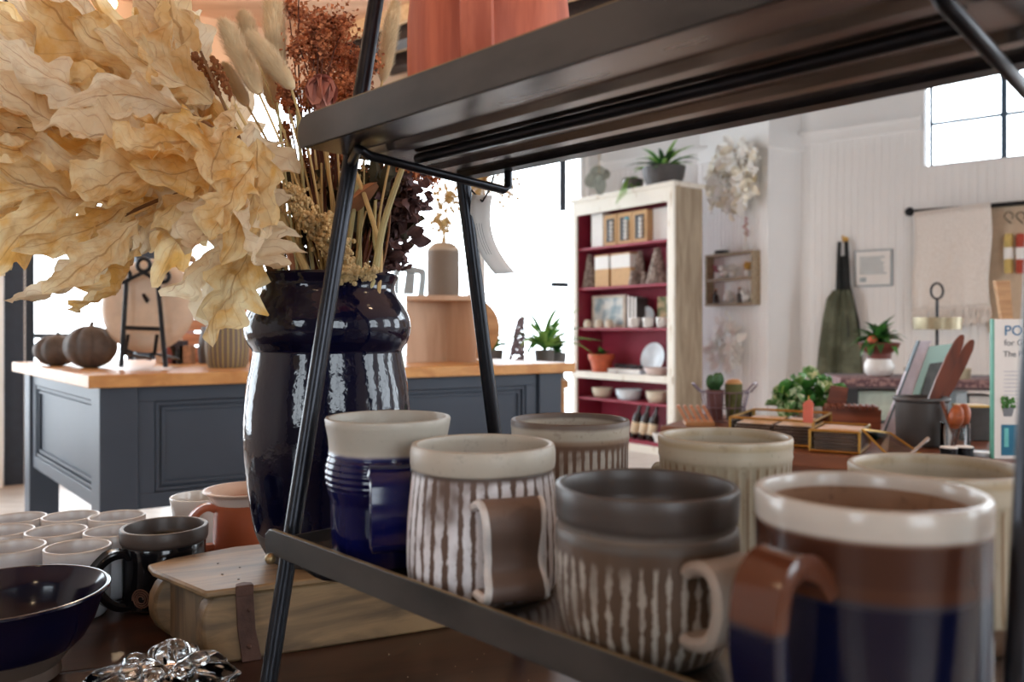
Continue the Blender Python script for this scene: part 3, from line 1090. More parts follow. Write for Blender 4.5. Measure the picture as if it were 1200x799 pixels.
# crumbs on the table
for_c = MB()
for _ in range(12):
    p = G(R.uniform(440, 620), R.uniform(752, 798), TZ)
    for_c.ball((p.x, p.y, TZ + .0006), R.uniform(.0003, .0007), 6, 4)
tag(for_c.build('crumbs', mat('pale_crumb', S(170, 150, 126), .8), smooth=False), 'pale crumbs scattered on the dark table under the rack', 'crumbs', kind='stuff')

# ================================================================== THE COUNTER AND WHAT STANDS ON IT
CZ = H - .1435
cA, cB, cC = G(103.6, 440, CZ), G(675, 425, CZ), G(14, 424, CZ)
cD = cB + (cC - cA)
uF, uS = (cB - cA).normalized(), (cC - cA).normalized()
M_ctop = wood('honey_worktop', S(214, 160, 98), S(192, 134, 76), .35, (2, 10, 10), 2.0, .08)
M_navy = mat('slate_blue_paint', S(56, 66, 80), .45, var=.05, scale=6)
counter = thing('shop_counter', 'slate-blue panelled shop counter with honey wooden top', 'counter', (cA.x, cA.y, 0))
cl = lambda s, f: ((uF * f + uS * s).x, (uF * f + uS * s).y)      # local plan: f along the front, s along the side
LF, LS = (cB - cA).length, (cC - cA).length
mb = MB()
mb.prism([cl(0, 0), cl(0, LF), cl(LS, LF), cl(LS, 0)], CZ - .04, CZ)
mb.build('worktop', M_ctop, counter, False, .003)
CB = .475                                                          # underside of the body
i0, i1 = .055, .06
mb = MB()
mb.prism([cl(.07, .07), cl(.07, LF - .07), cl(LS - .07, LF - .07), cl(LS - .07, .07)], CB, CZ - .041)
mb.build('body', M_navy, counter, False)
for f in (.04, LF - .15):
    for s in (.04, LS - .15):
        MB().prism([cl(s, f), cl(s, f + .11), cl(s + .11, f + .11), cl(s + .11, f)], 0, CZ - .041).build('leg', M_navy, counter, False, .003)


def face_panels(org, du, dn, L, x0, x1, name):
    """a framed panel on a counter face: rails, stiles and a stepped moulding, standing proud of the body"""
    M = Matrix.Translation(org) @ Matrix(((du.x, -dn.x, 0, 0), (du.y, -dn.y, 0, 0), (0, 0, 1, 0), (0, 0, 0, 1)))   # y points into the body
    z0, z1 = CB, CZ - .041
    r = .05
    mb = MB().at(M)
    mb.span((x0, 0, z0), (x1, .018, z0 + r)).span((x0, 0, z1 - r), (x1, .018, z1))
    mb.span((x0, 0, z0 + r), (x0 + r, .018, z1 - r)).span((x1 - r, 0, z0 + r), (x1, .018, z1 - r))
    o = mb.build('panel_frame', M_navy, counter, False, .002)
    m2 = MB().at(M)
    a, b, c, d, w = x0 + r + .003, x1 - r - .003, z0 + r + .003, z1 - r - .003, .014
    for k, y in ((0, .004), (w + .004, .009)):
        m2.span((a + k, y, c + k), (b - k, .018, c + k + w * .8)).span((a + k, y, d - k - w * .8), (b - k, .018, d - k))
        m2.span((a + k, y, c + k + w * .8), (a + k + w * .8, .018, d - k - w * .8)).span((b - k - w * .8, y, c + k + w * .8), (b - k, .018, d - k - w * .8))
    m2.build('panel_moulding', M_navy, o, False, .001)


nF = Vector((uF.y, -uF.x, 0))                                      # outwards, front
nS = Vector((-uS.y, uS.x, 0))
oF = Vector((*cl(.07, 0), 0)) + nF * .018
face_panels(oF, uF, nF, LF, .155, LF * .52, 'front')
face_panels(oF, uF, nF, LF, LF * .52 + .012, LF - .155, 'front')
oS = Vector((*cl(0, .07), 0)) + nS * .018
face_panels(oS, uS, nS, LS, .155, LS - .155, 'side')

# pumpkins
M_pump = mat('dark_stoneware', S(92, 82, 76), .6, var=.2, scale=30, bump=.15)


def pumpkin(px, py, r, label, hz=.86):
    loc = G(px, py, CZ)
    t = thing('pumpkin_ornament', label, 'ornament', loc + Vector((0, .02, 0)), R.uniform(0, 3), None)
    m = lambda a, z, q: -.09 * r * (1 - abs(cos(4 * a + .3))) ** 3 * min(1, q / (r * .5)) - .07 * q * (1 - abs(cos(4 * a)))
    MB().ball((0, 0, r * hz * .97), r, 64, 18, hz, m).build('body', M_pump, t)
    MB().tube([(0, 0, r * hz * 1.75), (.002, .001, r * hz * 2.0), (.008, .003, r * hz * 2.12)], [.011, .007, .008], 10).build('stalk', M_pump, t)


pumpkin(103, 431, .092, 'dark ceramic pumpkin ornament with a stalk, the nearer of the pair on the counter')
pumpkin(63, 428.5, .085, 'dark ceramic pumpkin ornament, partly behind the other pumpkin on the counter', .72)

# plate on wire easel
ez = Vector((G(168, 432, CZ)))
M_plate = mat('pale_stoneware', S(218, 196, 172), .4, var=.06, scale=20)
vp = VPlane((P(100, 0, 2.93).x, 2.93), (P(260, 0, 2.93).x, 2.93))
t = thing('plate_easel', 'black wrought wire plate easel with three scrolls on the counter', 'easel', (P(168, 0, 2.9).x, 2.9, CZ))
lp = lambda px, py, y=0.0: (P(px, py, 2.9 + y).x - t.location.x, y, P(px, py, 2.9 + y).z - CZ)
LB = lambda px, py, y=0.0: Vector(lp(px, py, y))
r = .0085
fz = lambda px, y: Vector((P(px, 0, 2.9 + y).x - t.location.x, y, .008))
MB().tube([fz(142, -.01), LB(148, 332, .05)], r, 10).build('upright', M_black, t)
MB().tube([fz(194, -.01), LB(185, 332, .05)], r, 10).build('upright', M_black, t)
MB().tube([LB(147, 384, .02), LB(189, 385.5, .02)], r * .9, 10).build('crossbar', M_black, t)
MB().tube([LB(148, 329, .05), LB(168, 319, .05), LB(185, 329, .05)], r * .9, 10).build('brace', M_black, t)


def ring(cx, cy, rad, a0, a1):
    MB().tube([LB(cx + rad * cos(a), cy - rad * sin(a), .05) for a in [a0 + (a1 - a0) * k / 20 for k in range(21)]], r * .9, 10).build('scroll', M_black, t)


ring(168.5, 310.5, 7.5, -pi / 2, 1.5 * pi)
ring(145, 323, 7.5, -1.0, 1.0 + .6 * pi)
ring(145, 323, 7.5, -pi * .95, -1.0)
ring(191.5, 324, 6.5, -pi, pi * .93)
for px in (150, 184):
    MB().tube([Vector((LB(px, 385, .02).x, .02, .12)), Vector((LB(px, 385).x, -.02, .055)), Vector((LB(px, 385).x, .18, .03)), Vector((LB(px, 385).x, .19, .065))], r * .8, 8).build('hook', M_black, t)
MB().tube([LB(168, 345, .06), Vector((0.0, .32, .008))], r * .8, 8).build('back_leg', M_black, t)
pc = P(172, 357, 2.98)
t = thing('plate', 'big pale round stoneware plate standing on the wire easel', 'plate', pc)
Mt = Matrix.Rotation(radians(-8), 4, 'X') @ Matrix.Rotation(radians(90), 4, 'X') @ Matrix.Scale(1.0, 4)
rp = 56 * 2.98 / F
pr = [(0, .0), (rp * .56, 0), (rp * .60, .004), (rp * .85, .006), (rp * .97, -.006), (rp, -.016), (rp * .985, -.022), (rp * .84, -.010), (rp * .6, -.012), (0, -.012)]
mb = MB().at(Mt).lathe(pr, 64)
mb.build('plate', M_plate, t)
mb = MB().at(Mt)
mb.span((.0, .004, .0004), (.004, .03, .0008)).span((-.006, .012, .0004), (.010, .022, .0008))
so = mb.build('maker_stamp', mat('stamp_grey', S(110, 104, 110), .7), t, False)

# striped gourd-shaped vase
loc = G(261, 431, CZ) + Vector((0, .05, 0))
n = Nodes('striped_stoneware')
x, y, z = n.sep()
w = n.math('ABSOLUTE', n.math('SUBTRACT', n.math('FRACT', n.math('MULTIPLY', n.math('ARCTAN2', y, x), 26 / (2 * pi))), .5))
n.set(col=n.mix(n.smooth(w, .38, .43), S(112, 100, 88), S(190, 170, 100)), rough=.55)
t = tag(MB().lathe(mug_body([(k * 2.99 / F, (432 - yy) * 2.99 / F) for yy, k in ((432, 21), (428, 23.5), (410, 25.5), (390, 25), (372, 21.5), (360, 15), (352, 10), (346, 10.5))], .008), 48)
        .build('striped_vase', n.m, loc=loc), 'grey-brown stoneware vase with thin yellow stripes, left of the dark vase', 'vase')

# things behind the plate on the counter
bx = G(156, 429, CZ) + Vector((0, .30, 0))
t = thing('product_box', 'small white box with a barcode behind the plate', 'box', bx, .06)
MB().span((-.045, 0, 0), (.045, .07, .11)).build('box', mat('white_card', S(232, 222, 214), .6), t, False, .002)
mb = MB()
for i in range(12):
    mb.span((-.022 + i * .0036, -.0008, .03), (-.022 + i * .0036 + (.0022 if i % 3 else .0012), 0, .05))
mb.build('barcode', mat('print_black', S(50, 46, 46), .7), t, False)['kind'] = 'stuff'
M_orangew = wood('orange_wood', S(216, 158, 120), S(186, 124, 90), .5)
bx = G(212, 428, CZ) + Vector((0, .36, 0))
t = thing('slatted_crate', 'orange wooden slatted crate between the easel and the striped vase', 'crate', bx, .05)
for i in range(4):
    MB().span((-.17, 0, .01 + i * .062), (.16, .012, .06 + i * .062)).build('slat', M_orangew, t, False, .002)
    MB().span((-.17, .22, .01 + i * .062), (.16, .232, .06 + i * .062)).build('slat', M_orangew, t, False, .002)
for x in (-.17, .148):
    MB().span((x, .012, 0), (x + .012, .22, .25)).build('end_panel', M_orangew, t, False)
MB().span((-.158, .012, 0), (.148, .22, .01)).build('base_panel', M_orangew, t, False)
for i, (px, c, w) in enumerate(((173, (120, 58, 46), .06), (183, (60, 56, 66), .05), (192, (168, 126, 96), .05))):
    bx = G(px, 429, CZ) + Vector((0, .2, 0))
    o = MB().span((-w / 2, 0, 0), (w / 2, .05, .075 + .02 * (i % 2))).build('small_tin', mat('tin_%d' % i, S(*c), .4, var=.3, scale=60), None, False, .003, loc=bx)
    tag(o, ('small dark red tin under the plate on the counter', 'small slate tin between a red and a tan one', 'small tan tin beside the right easel leg')[i], 'tin')

# wooden display cubby with the fluted vase on it
ky = 3.44
kx = P(519, 0, ky).x
kw = 43 * ky / F
kz = P(519, 346, ky).z
M_ply = wood('pale_ply', S(208, 178, 150), S(190, 156, 128), .5, (9, 9, 1.2), 2.0, .06)
t = thing('display_cubby', 'pale wooden corner cubby standing on the counter', 'riser', (kx, ky, CZ), .07)
hz = kz - CZ
MB().slab([(-kw, .0, 0), (.014, .14, 0), (.014, .14, hz - .022), (-kw, .0, hz - .022)], (.0, .016, 0)).build('side_panel', M_ply, t, False)
MB().slab([(.014, .14, 0), (kw * .92, .0, 0), (kw * .92, .0, hz - .022), (.014, .14, hz - .022)], (.0, .016, 0)).build('side_panel', M_ply, t, False)
MB().prism([(-kw, -.02), (kw + .02, -.02), (kw + .02, .26), (-kw, .26)], hz - .022, hz).build('top_board', M_ply, t, False, .002)
MB().span((kw * .6, .058, .012), (kw * .82, .06, .03)).build('price_sticker', M_paper, t, False)
vz = Vector((P(519, 0, ky + .09).x, ky + .11, kz))
n = Nodes('combed_grey')
x, y, z = n.sep()
w = n.math('ABSOLUTE', n.math('SUBTRACT', n.math('FRACT', n.math('MULTIPLY', n.math('ARCTAN2', y, x), 40 / (2 * pi))), .5))
c = n.mix(n.smooth(w, .3, .42), S(128, 112, 96), S(84, 70, 58))
n.set(col=n.mix(n.smooth(z, .19, .20), c, S(176, 160, 140)), rough=.6)
k = 3.55 / F
t = tag(MB().lathe(mug_body([(18.5 * k, .001), (19 * k, .02), (19 * k, .18), (18.5 * k, .205), (14 * k, .222), (11 * k, .228)], .006), 80,
                   mod=lambda a, z, r: (-.0018 * (.5 + .5 * cos(40 * a)) if z < .19 and r > 17 * k else 0)).build('fluted_vase', n.m, loc=vz),
        'grey-brown fluted vase holding dried seed heads on the wooden cubby', 'vase')
M_straw = mat('dry_straw', S(196, 166, 110), .7, var=.2, scale=20)
for i, (px, py, rad, nsp, lb) in enumerate(((566, 214, 42, 95, 'big spiky dried allium head, highest above the fluted vase'), (526, 232, 17, 40, 'small dried seed head left of the big allium'), (516, 262, 12, 34, 'lowest small dried seed head at the vase neck'))):
    c = P(px, py, 3.55 + .02 * i)
    t = thing('dried_allium', lb, 'dried flower', (vz.x, vz.y, vz.z + .2))
    cl_ = c - t.location
    MB().tube(smooth_path([(.004 * i, 0, -.15), (.006 * i - .003, 0, .05), cl_ * .6 + Vector((0, 0, .02)), cl_]), .004, 6).build('stem', M_straw, t)
    mb = MB()
    for j in range(nsp):
        d = Vector((R.gauss(0, 1), R.gauss(0, 1), R.gauss(0, 1))).normalized()
        e = cl_ + d * rad * k * R.uniform(.75, 1.1)
        mb.tube([cl_, e], [.0034, .0028], 3, False)
        mb.ball(e, R.uniform(.006, .010) * (1 if i == 0 else 1.2), 5, 4)
    mb.ball(cl_, .012 if i == 0 else .016, 8, 6)
    mb.build('seed_head', M_straw, t, smooth=False, fix=False)['kind'] = 'stuff'
# round wooden board leaning behind the cubby
yb = 3.78
o = MB().at(Matrix.Rotation(radians(96), 4, 'X')).lathe([(0, 0), (.14, 0), (.145, .004), (.145, .018), (.14, .022), (0, .022)], 48).build('round_board', M_tan_wood, loc=(P(549, 0, yb).x, yb, CZ + .145))
tag(o, 'round wooden board propped behind the pale cubby', 'board')

# ------------------------------------------------------------------ beyond the counter
M_gmetal = mat('grey_painted_metal', S(150, 160, 164), .45, .3, var=.08)
cy = 4.9
t = thing('metal_chair', 'grey metal bar chair whose back shows behind the vase', 'chair', (P(480, 0, cy).x, cy, 0), .12)
ch = lambda px, py: (P(px, py, cy).x - t.location.x, 0, P(px, py, cy).z)
MB().tube(smooth_path([ch(463, 345), ch(465, 318), ch(469, 314.5), ch(480, 315.5), ch(491, 317.5), ch(495.5, 321), ch(493, 348)]), .021, 10).build('back_frame', M_gmetal, t)
MB().slab([ch(476, 317), ch(487, 318), ch(485, 345), ch(472, 345)], (0, .012, 0)).build('back_slat', M_gmetal, t, False)
MB().span((-.18, -.02, .78), (.16, .36, .80)).build('seat', M_gmetal, t, False, .01)
for x in (-.16, .14):
    MB().tube([(x, 0, 1.27), (x, 0, .79), (x * 1.25, -.06, 0)], .013, 8).build('leg', M_gmetal, t)
    MB().tube([(x, .33, .79), (x * 1.25, .40, 0)], .013, 8).build('leg', M_gmetal, t)
MB().tube([(-.185, -.03, .3), (.165, -.03, .3)], .01, 8).build('stretcher', M_gmetal, t)

py_ = 4.75
bench = thing('plant_bench', 'low wooden bench carrying potted plants behind the counter', 'bench', (P(610, 0, py_).x, py_ + .05, 0))
MB().span((-.45, -.2, .72), (.27, .22, .76)).build('top_board', M_tan_wood, bench, False)
for x in (-.4, .2):
    for y in (-.16, .16):
        MB().span((x, y, 0), (x + .05, y + .05, .72)).build('leg', M_tan_wood, bench, False)


def blade(L, w, bend, twist=0.0, n=6, fold=.25):
    """a strap leaf along +x rising then drooping; returns mesh builder"""
    def fn(u, v):
        s = (u - .5) * 2
        ww = w * sin(pi * (v * .86 + .14)) ** .8 * (1 if v < .98 else .2)
        a = bend * v
        x = L * (sin(a) / bend if abs(bend) > 1e-3 else v)
        zz = -L * ((1 - cos(a)) / bend if abs(bend) > 1e-3 else 0)
        return Vector((x, s * ww * .5 * cos(twist * v), zz + abs(s) * ww * fold))
    return MB().grid(fn, 2, n)


def rosette(parent, n, L, w, m, tilt=(20, 75), bend=1.0, base=(0, 0, 0), arc=(0, 2 * pi), name='leaf'):
    R.seed(n * 7 + int(L * 1000))
    ms = [blade(L, w, bend * q).mesh(name, mm, fix=False) for q in (.7, 1.1, 1.5) for mm in (m if isinstance(m, list) else [m])]
    for i in range(n):
        a = arc[0] + (arc[1] - arc[0]) * (i + R.uniform(-.3, .3)) / n
        el = radians(R.uniform(*tilt))
        o = link(name, R.choice(ms), parent)
        o.location = base
        o.rotation_euler = (0, -el, a)
        k = R.uniform(.7, 1.1)
        o.scale = (k, 1, k)


M_potgrey = mat('grey_plant_pot', S(96, 92, 90), .6, var=.15)
for px, n, L, w, lb, m, hh in ((638, 44, .36, .034, 'bright green strap-leaved plant standing behind the counter end', [M_green_pale, M_green_pale, M_green], .17),
                               (578, 16, .17, .05, 'small leafy green plant behind the round board', [M_green, M_green_pale], .17),
                               (654, 14, .14, .05, 'low dark-leaved plant beside the bookcase edge', [M_green_dark, M_green], .15)):
    loc = Vector((P(px, 0, py_).x, py_ + (.16 if px == 654 else 0), .76))
    t = thing('potted_plant', lb, 'plant', loc)
    MB().lathe(mug_body([(.045, 0.001), (.06, hh)], .006), 24).build('pot', M_potgrey, t)
    rosette(t, n, L, w, m, (28, 88), 1.1, (0, 0, hh))
loc = Vector((P(603, 0, 4.7).x, 4.66, .76))
t = thing('lavender_bundle', 'upright grey-purple dried lavender bundle behind the counter', 'dried flowers', loc)
mb = MB()
for i in range(420):
    z = R.uniform(.04, .36)
    rr = .05 * (1 - z / .42) + .006
    a = R.uniform(0, 2 * pi)
    mb.ball((rr * cos(a) + z * .10, rr * sin(a), z), R.uniform(.006, .011), 5, 4)
mb.build('flower_heads', mat('grey_purple', S(128, 112, 118), .8, var=.3, scale=30), t, smooth=False, fix=False)['kind'] = 'stuff'
MB().lathe([(0, 0), (.045, 0), (.05, .05), (.045, .06), (0, .06)], 16).build('base', M_potgrey, t)
# slim black hook rail on the white wall and dark rod hung from the ceiling
hw = WW
t = thing('hook_rail', 'small dark hook rail on the white wall left of the bookcase', 'hooks', WW.pt(657, 334, .03), WW.rz)
MB().span((-.10, 0, -.02), (.10, .03, .03)).build('rail', M_steel, t, False)
for i in range(4):
    MB().tube([(-.06 + i * .04, 0, .005), (-.06 + i * .04, -.03, -.01), (-.06 + i * .04, -.035, .015)], .010, 6).build('hook', M_steel, t)
hb = P(659.5, 0, 6.6)
o = MB().span((-.026, -.026, P(659, 247, 6.6).z), (.026, .026, CEIL)).build('hanging_rod', M_steel, None, False, loc=(hb.x, 6.6, 0))
tag(o, 'dark steel rod hanging from the ceiling left of the bookcase', 'rod')
# dried seed-pod stems left of centre, standing on the counter behind the plate
loc = Vector((P(222, 0, 3.2).x, 3.42, CZ))
t = thing('seed_pod_spray', 'thin spray of brown seed pods standing behind the plate', 'dried flowers', loc)
for i in range(6):
    e = P(R.uniform(196, 226), R.uniform(275, 305), 3.4) - loc
    MB().tube(smooth_path([(0, 0, .14), e * .6 + Vector((.02, 0, 0)), e]), .003, 5).build('stem', M_straw, t)
mb = MB()
for i in range(26):
    e = P(R.uniform(193, 228), R.uniform(268, 312), 3.4 + R.uniform(-.05, .05)) - loc
    mb.ball(e, R.uniform(.008, .013), 8, 6)
mb.build('seed_pods', mat('brown_pod', S(150, 110, 96), .7, var=.2), t, smooth=False)['kind'] = 'stuff'
MB().lathe(mug_body([(.045, 0.001), (.05, .05), (.035, .15)], .005), 24).build('holder', M_potgrey, t)

# ================================================================== THE TALL BOOKCASE
BV = VPlane((P(672, 0, 7.7).x, 7.7), (P(791, 0, 6.7).x, 6.7))
BW = (BV.b - BV.a).length
bt = BV.t
bz = BV.z
M_bcase = Nodes('worn_cream_paint')
v = M_bcase.scale(M_bcase.coord(), (3, 3, .6))
M_bcase.set(col=M_bcase.mix(M_bcase.smooth(M_bcase.noise(6, 5, v), .58, .72), S(240, 235, 224), S(196, 178, 152)), rough=.6)
M_bcase = M_bcase.m
M_bside = wood('worn_side_boards', S(186, 170, 146), S(150, 132, 110), .6, (6, 6, .8), 2.5)
M_red = mat('deep_red_paint', S(150, 42, 64), .55, var=.12, scale=4)
book = thing('bookcase', 'tall worn cream bookcase with deep red inside, full of pottery and books', 'bookcase', (BV.a.x, BV.a.y, 0), BV.rz)
DB = .34
bl = lambda mb: mb
zt = bz(783, 213)
MB().span((0, .01, 0), (.03, DB, zt - .04)).build('side_panel', M_bside, book, False)
MB().span((BW - .03, .01, 0), (BW, DB, zt - .04)).build('side_panel', M_bside, book, False)
MB().span((.03, DB - .02, .05), (BW - .03, DB, zt - .04)).build('back_panel', M_red, book, False)
MB().span((.03, .03, .05), (.034, DB - .02, zt - .1)).build('red_lining', M_red, book, False)
MB().span((BW - .034, .03, .05), (BW - .03, DB - .02, zt - .1)).build('red_lining', M_red, book, False)
MB().span((-.0, -.012, 0), (.055, .01, zt - .04)).build('stile', M_bcase, book, False, .003)
MB().span((BW - .075, -.012, 0), (BW, .01, zt - .04)).build('stile', M_bcase, book, False, .003)
MB().span((.055, -.012, zt - .16), (BW - .075, .01, zt - .04)).build('top_rail', M_bcase, book, False, .003)
MB().slab([(-.0, -.012, zt - .09), (-.04, -.05, zt - .02), (-.04, -.05, zt), (-.04, DB, zt), (0, DB, zt), (0, DB, zt - .09)], (.001, 0, 0))
mb = MB()
mb.span((-.02, -.035, zt - .04), (BW + .02, DB + .0, zt))
mb.build('cornice', M_bcase, book, False, .008)
shelf_y = [(bz(784, 279), M_red, .022), (bz(784, 331), M_red, .022), (bz(785, 384), M_red, .022), (bz(785, 441), M_bcase, .06), (bz(785, 475), M_red, .022), (bz(785, 522), M_red, .03)]
SH = []
for z, m, th in shelf_y:
    fy = -.03 if m is M_bcase else .015
    MB().span((.034 if fy > 0 else .005, fy, z - th), (BW - .034 if fy > 0 else BW - .01, DB - .02, z)).build('shelf', m, book, False, .002)
    SH.append(z)
MB().span((.03, -.005, 0), (BW - .03, .012, SH[5] - .03)).build('plinth', M_bcase, book, False)
BM = BV.M()


def bk(px, s, y=.08):
    """plan point inside the bookcase below column px, y metres behind its front, on shelf s"""
    q = BM @ Vector((bt(px, -y), y, 0))
    return Vector((q.x, q.y, (zt if s < 0 else SH[s]) + .0006))


def wpx(y=7.1):
    return y / F


def bbox(px0, px1, s, h, d, m, name, label, cat, y=.06, group=None, rz=0.0, extra=None):
    a, b = bt(px0, -y), bt(px1, -y)
    q = BM @ Vector(((a + b) / 2, y, 0))
    o = thing(name, label, cat, (q.x, q.y, SH[s] + .0006), BV.rz + rz, group)
    w = (b - a) / 2
    MB().span((-w, 0, 0), (w, d, h)).build('cover' if cat == 'book' else 'body', m, o, False, .002)
    if cat == 'book':
        MB().span((-w + .004, -.001, .004), (w - .004, d - .006, h + .0005)).build('pages', M_paper, o, False)
    if extra:
        extra(o, w, h)
    return o


def shelf_h(s, px, py):
    return bz(px, py) - SH[s]


def lathe_thing(name, label, cat, loc, prof, m, group=None, n=32):
    return tag(MB().lathe(prof, n).build(name, m, loc=loc), label, cat, group)


# shelf 1
bbox(693, 706.5, 0, shelf_h(0, 700, 249), .2, M_white, 'book', 'thick white book at the left of the top bookcase shelf', 'book')
M_kraft = mat('kraft_card', S(206, 166, 120), .7, var=.05)
M_dark = mat('dark_window_card', S(40, 34, 32), .5)
M_teal = mat('teal_print', S(40, 150, 170), .6)


def figures(col):
    def f(o, w, h):
        MB().span((-w * .62, -.003, h * .12), (w * .62, 0, h * .86)).build('window', M_dark, o, False)
        for i in range(5):
            MB().ball((w * .28, -.006, h * (.2 + .13 * i)), w * .26, 10, 8, .8).build('white_piece', M_white, o)
        if col:
            MB().span((0, -.004, h * .72), (w * .62, -.0005, h * .84)).build('teal_label', M_teal, o, False)
    return f


hk = shelf_h(0, 735, 247)
for i, (a, b, lb) in enumerate(((708, 722.5, 'left of the three kraft window boxes on the top shelf'), (723.5, 740.5, 'middle kraft window box on the top shelf, with a teal label'), (741, 758, 'right of the three kraft window boxes on the top shelf'))):
    bbox(a, b, 0, hk, .12, M_kraft, 'gift_box', lb, 'box', .05, 'kraft window boxes', extra=figures(i == 1))
n = Nodes('patterned_cover')
n.set(col=n.mix(n.smooth(n.noise(18, 3), .48, .56), S(226, 216, 200), n.mix(n.smooth(n.noise(9, 2), .45, .55), S(190, 120, 104), S(130, 160, 120))), rough=.6)
bbox(765, 783, 0, shelf_h(0, 775, 240), .03, n.m, 'picture_book', 'floral patterned book at the right end of the top shelf', 'book', .12)
# shelf 2: cone trees and cartons
n = Nodes('driftwood_grey')
n.set(col=n.mix(n.smooth(n.noise(30, 4), .4, .62), S(128, 112, 106), S(188, 172, 162)), rough=.8)
M_cone = n.m


def cone_tree(px, h, r, label, y=.10):
    loc = bk(px, 1, y)
    t = thing('cone_tree', label, 'ornament', loc, 0, 'little cone trees on the second shelf')
    mb = MB()
    k = max(8, int(h / .018))
    for i in range(k):
        z = h * i / k
        rr = r * (1 - .86 * i / k)
        m = max(5, int(rr * 2 * pi / .03))
        for j in range(m):
            a = 2 * pi * (j + .5 * (i % 2)) / m
            mb.ball((rr * cos(a), rr * sin(a), z + .012), .015, 6, 5, .8)
    mb.build('scales', M_cone, t, smooth=False, fix=False)['kind'] = 'stuff'
    MB().lathe([(0, 0), (r * .9, 0), (r * .1, h), (0, h)], 12).build('core', M_cone, t)


cone_tree(691, shelf_h(1, 691, 297), .055, 'grey cone tree left of the two cartons')
cone_tree(714, .12, .03, 'small grey cone tree between the two cartons', .16)
cone_tree(750, shelf_h(1, 748, 292), .055, 'tall grey cone tree right of the second carton', .14)
cone_tree(741.5, .12, .028, 'low cone tree at the foot of a tall one by the carton', .05)
cone_tree(755.5, .10, .026, 'smallest cone tree, between two tall ones')
cone_tree(770.5, shelf_h(1, 770, 289), .085, 'fattest and tallest cone tree at the right end')


def label_band(o, w, h):
    MB().span((-w - .0005, -.001, h * .55), (w + .0005, .121, h * .95)).build('white_band', M_paper, o, False)


hb_ = shelf_h(1, 705, 298)
bbox(697, 713, 1, hb_, .12, M_kraft, 'carton', 'left kraft carton with a white band on the second shelf', 'box', .04, 'kraft cartons', extra=label_band)
bbox(716, 738, 1, hb_, .12, M_kraft, 'carton', 'right kraft carton with a white band on the second shelf', 'box', .04, 'kraft cartons', extra=label_band)
# shelf 3
n = Nodes('landscape_print')
n.set(col=n.mix(n.smooth(n.noise(7, 3), .4, .6), S(226, 230, 226), S(150, 176, 186)), rough=.5)


def pic(o, w, h):
    MB().span((-w * .86, -.004, h * .1), (w * .86, 0, h * .92)).build('printed_picture', n.m, o, False)


bbox(694, 733, 2, shelf_h(2, 710, 345), .03, mat('pale_frame', S(214, 202, 186), .6), 'framed_print', 'framed pale blue picture standing on the third shelf', 'picture', .16, extra=pic)
for i in range(3):
    bbox(735 + i * 4, 738 + i * 4, 2, shelf_h(2, 738, 346) * (1 - .03 * i), .14, mat('spine_%d' % i, S(*((96, 88, 82), (150, 140, 128), (72, 66, 64))[i]), .6), 'book',
         ('dark grey book right beside the framed picture', 'beige book in the middle of three slim ones', 'charcoal book at the right of three slim ones')[i], 'book', .10, 'slim books on the third shelf')


def standing_plate(px, py, rpx, s, label, m, rim=None, tilt=-12, y=.24):
    yy = BV.Y(px, -y)
    r = rpx * yy / F
    q = bk(px, s, y)
    c = Vector((q.x, q.y, q.z + r * cos(radians(tilt)) + .002))
    t = thing('plate', label, 'plate', c)
    M = Matrix.Rotation(BV.rz, 4, 'Z') @ Matrix.Rotation(radians(90 + tilt), 4, 'X')
    MB().at(M).lathe([(0, 0), (r * .62, 0), (r * .68, .006), (r * .98, .014), (r, .010), (r * .7, -.004), (0, -.006)], 48).build('plate', m, t)
    return t


M_bluewhite = mat('blue_white_glaze', S(216, 226, 234), .2, var=.03)
standing_plate(758, 366, 12.5, 2, 'pale blue plate standing upright on the third shelf', M_bluewhite, y=.2)
standing_plate(765.5, 411, 18.5, 3, 'largest pale oval plate standing on the cream ledge', M_bluewhite, y=.18)
for i, (px, lb) in enumerate(((689, 'left of three little stoneware jars in front of the framed picture'), (702, 'middle of three little stoneware jars before the picture'), (714, 'right of three little stoneware jars before the picture'))):
    lathe_thing('little_jar', lb, 'jar', bk(px, 2, .05), [(0, 0), (.032, 0), (.042, .03), (.036, .05), (.026, .058), (.034, .072), (.03, .074), (0, .06)], M_cream, 'little jars')
for i, (px, y, lb) in enumerate(((744, .05, 'white cup at the left in front of the small plate'), (760, .05, 'white cup in the middle before the small plate'), (776, .06, 'white cup at the right end of the third shelf'))):
    t = thing('cup', lb, 'cup', bk(px, 2, y), 0, 'white cups on the third shelf')
    MB().lathe(mug_body([(.03, .001), (.044, .01), (.05, .05), (.052, .085)], .005), 28).build('body', M_white, t)
    MB().strap(hp([(.048, .07), (.075, .065), (.075, .03), (.047, .022)], 4), -2.2, .014, .008).build('handle', M_white, t)
n = Nodes('mixed_print')
n.set(col=n.mix(n.smooth(n.noise(14, 3), .42, .58), S(196, 168, 130), S(96, 110, 70)), rough=.6)
bbox(770.5, 783, 2, shelf_h(2, 776, 346), .04, n.m, 'illustrated_card', 'brown and green illustrated card at the right of the third shelf', 'card', .2)
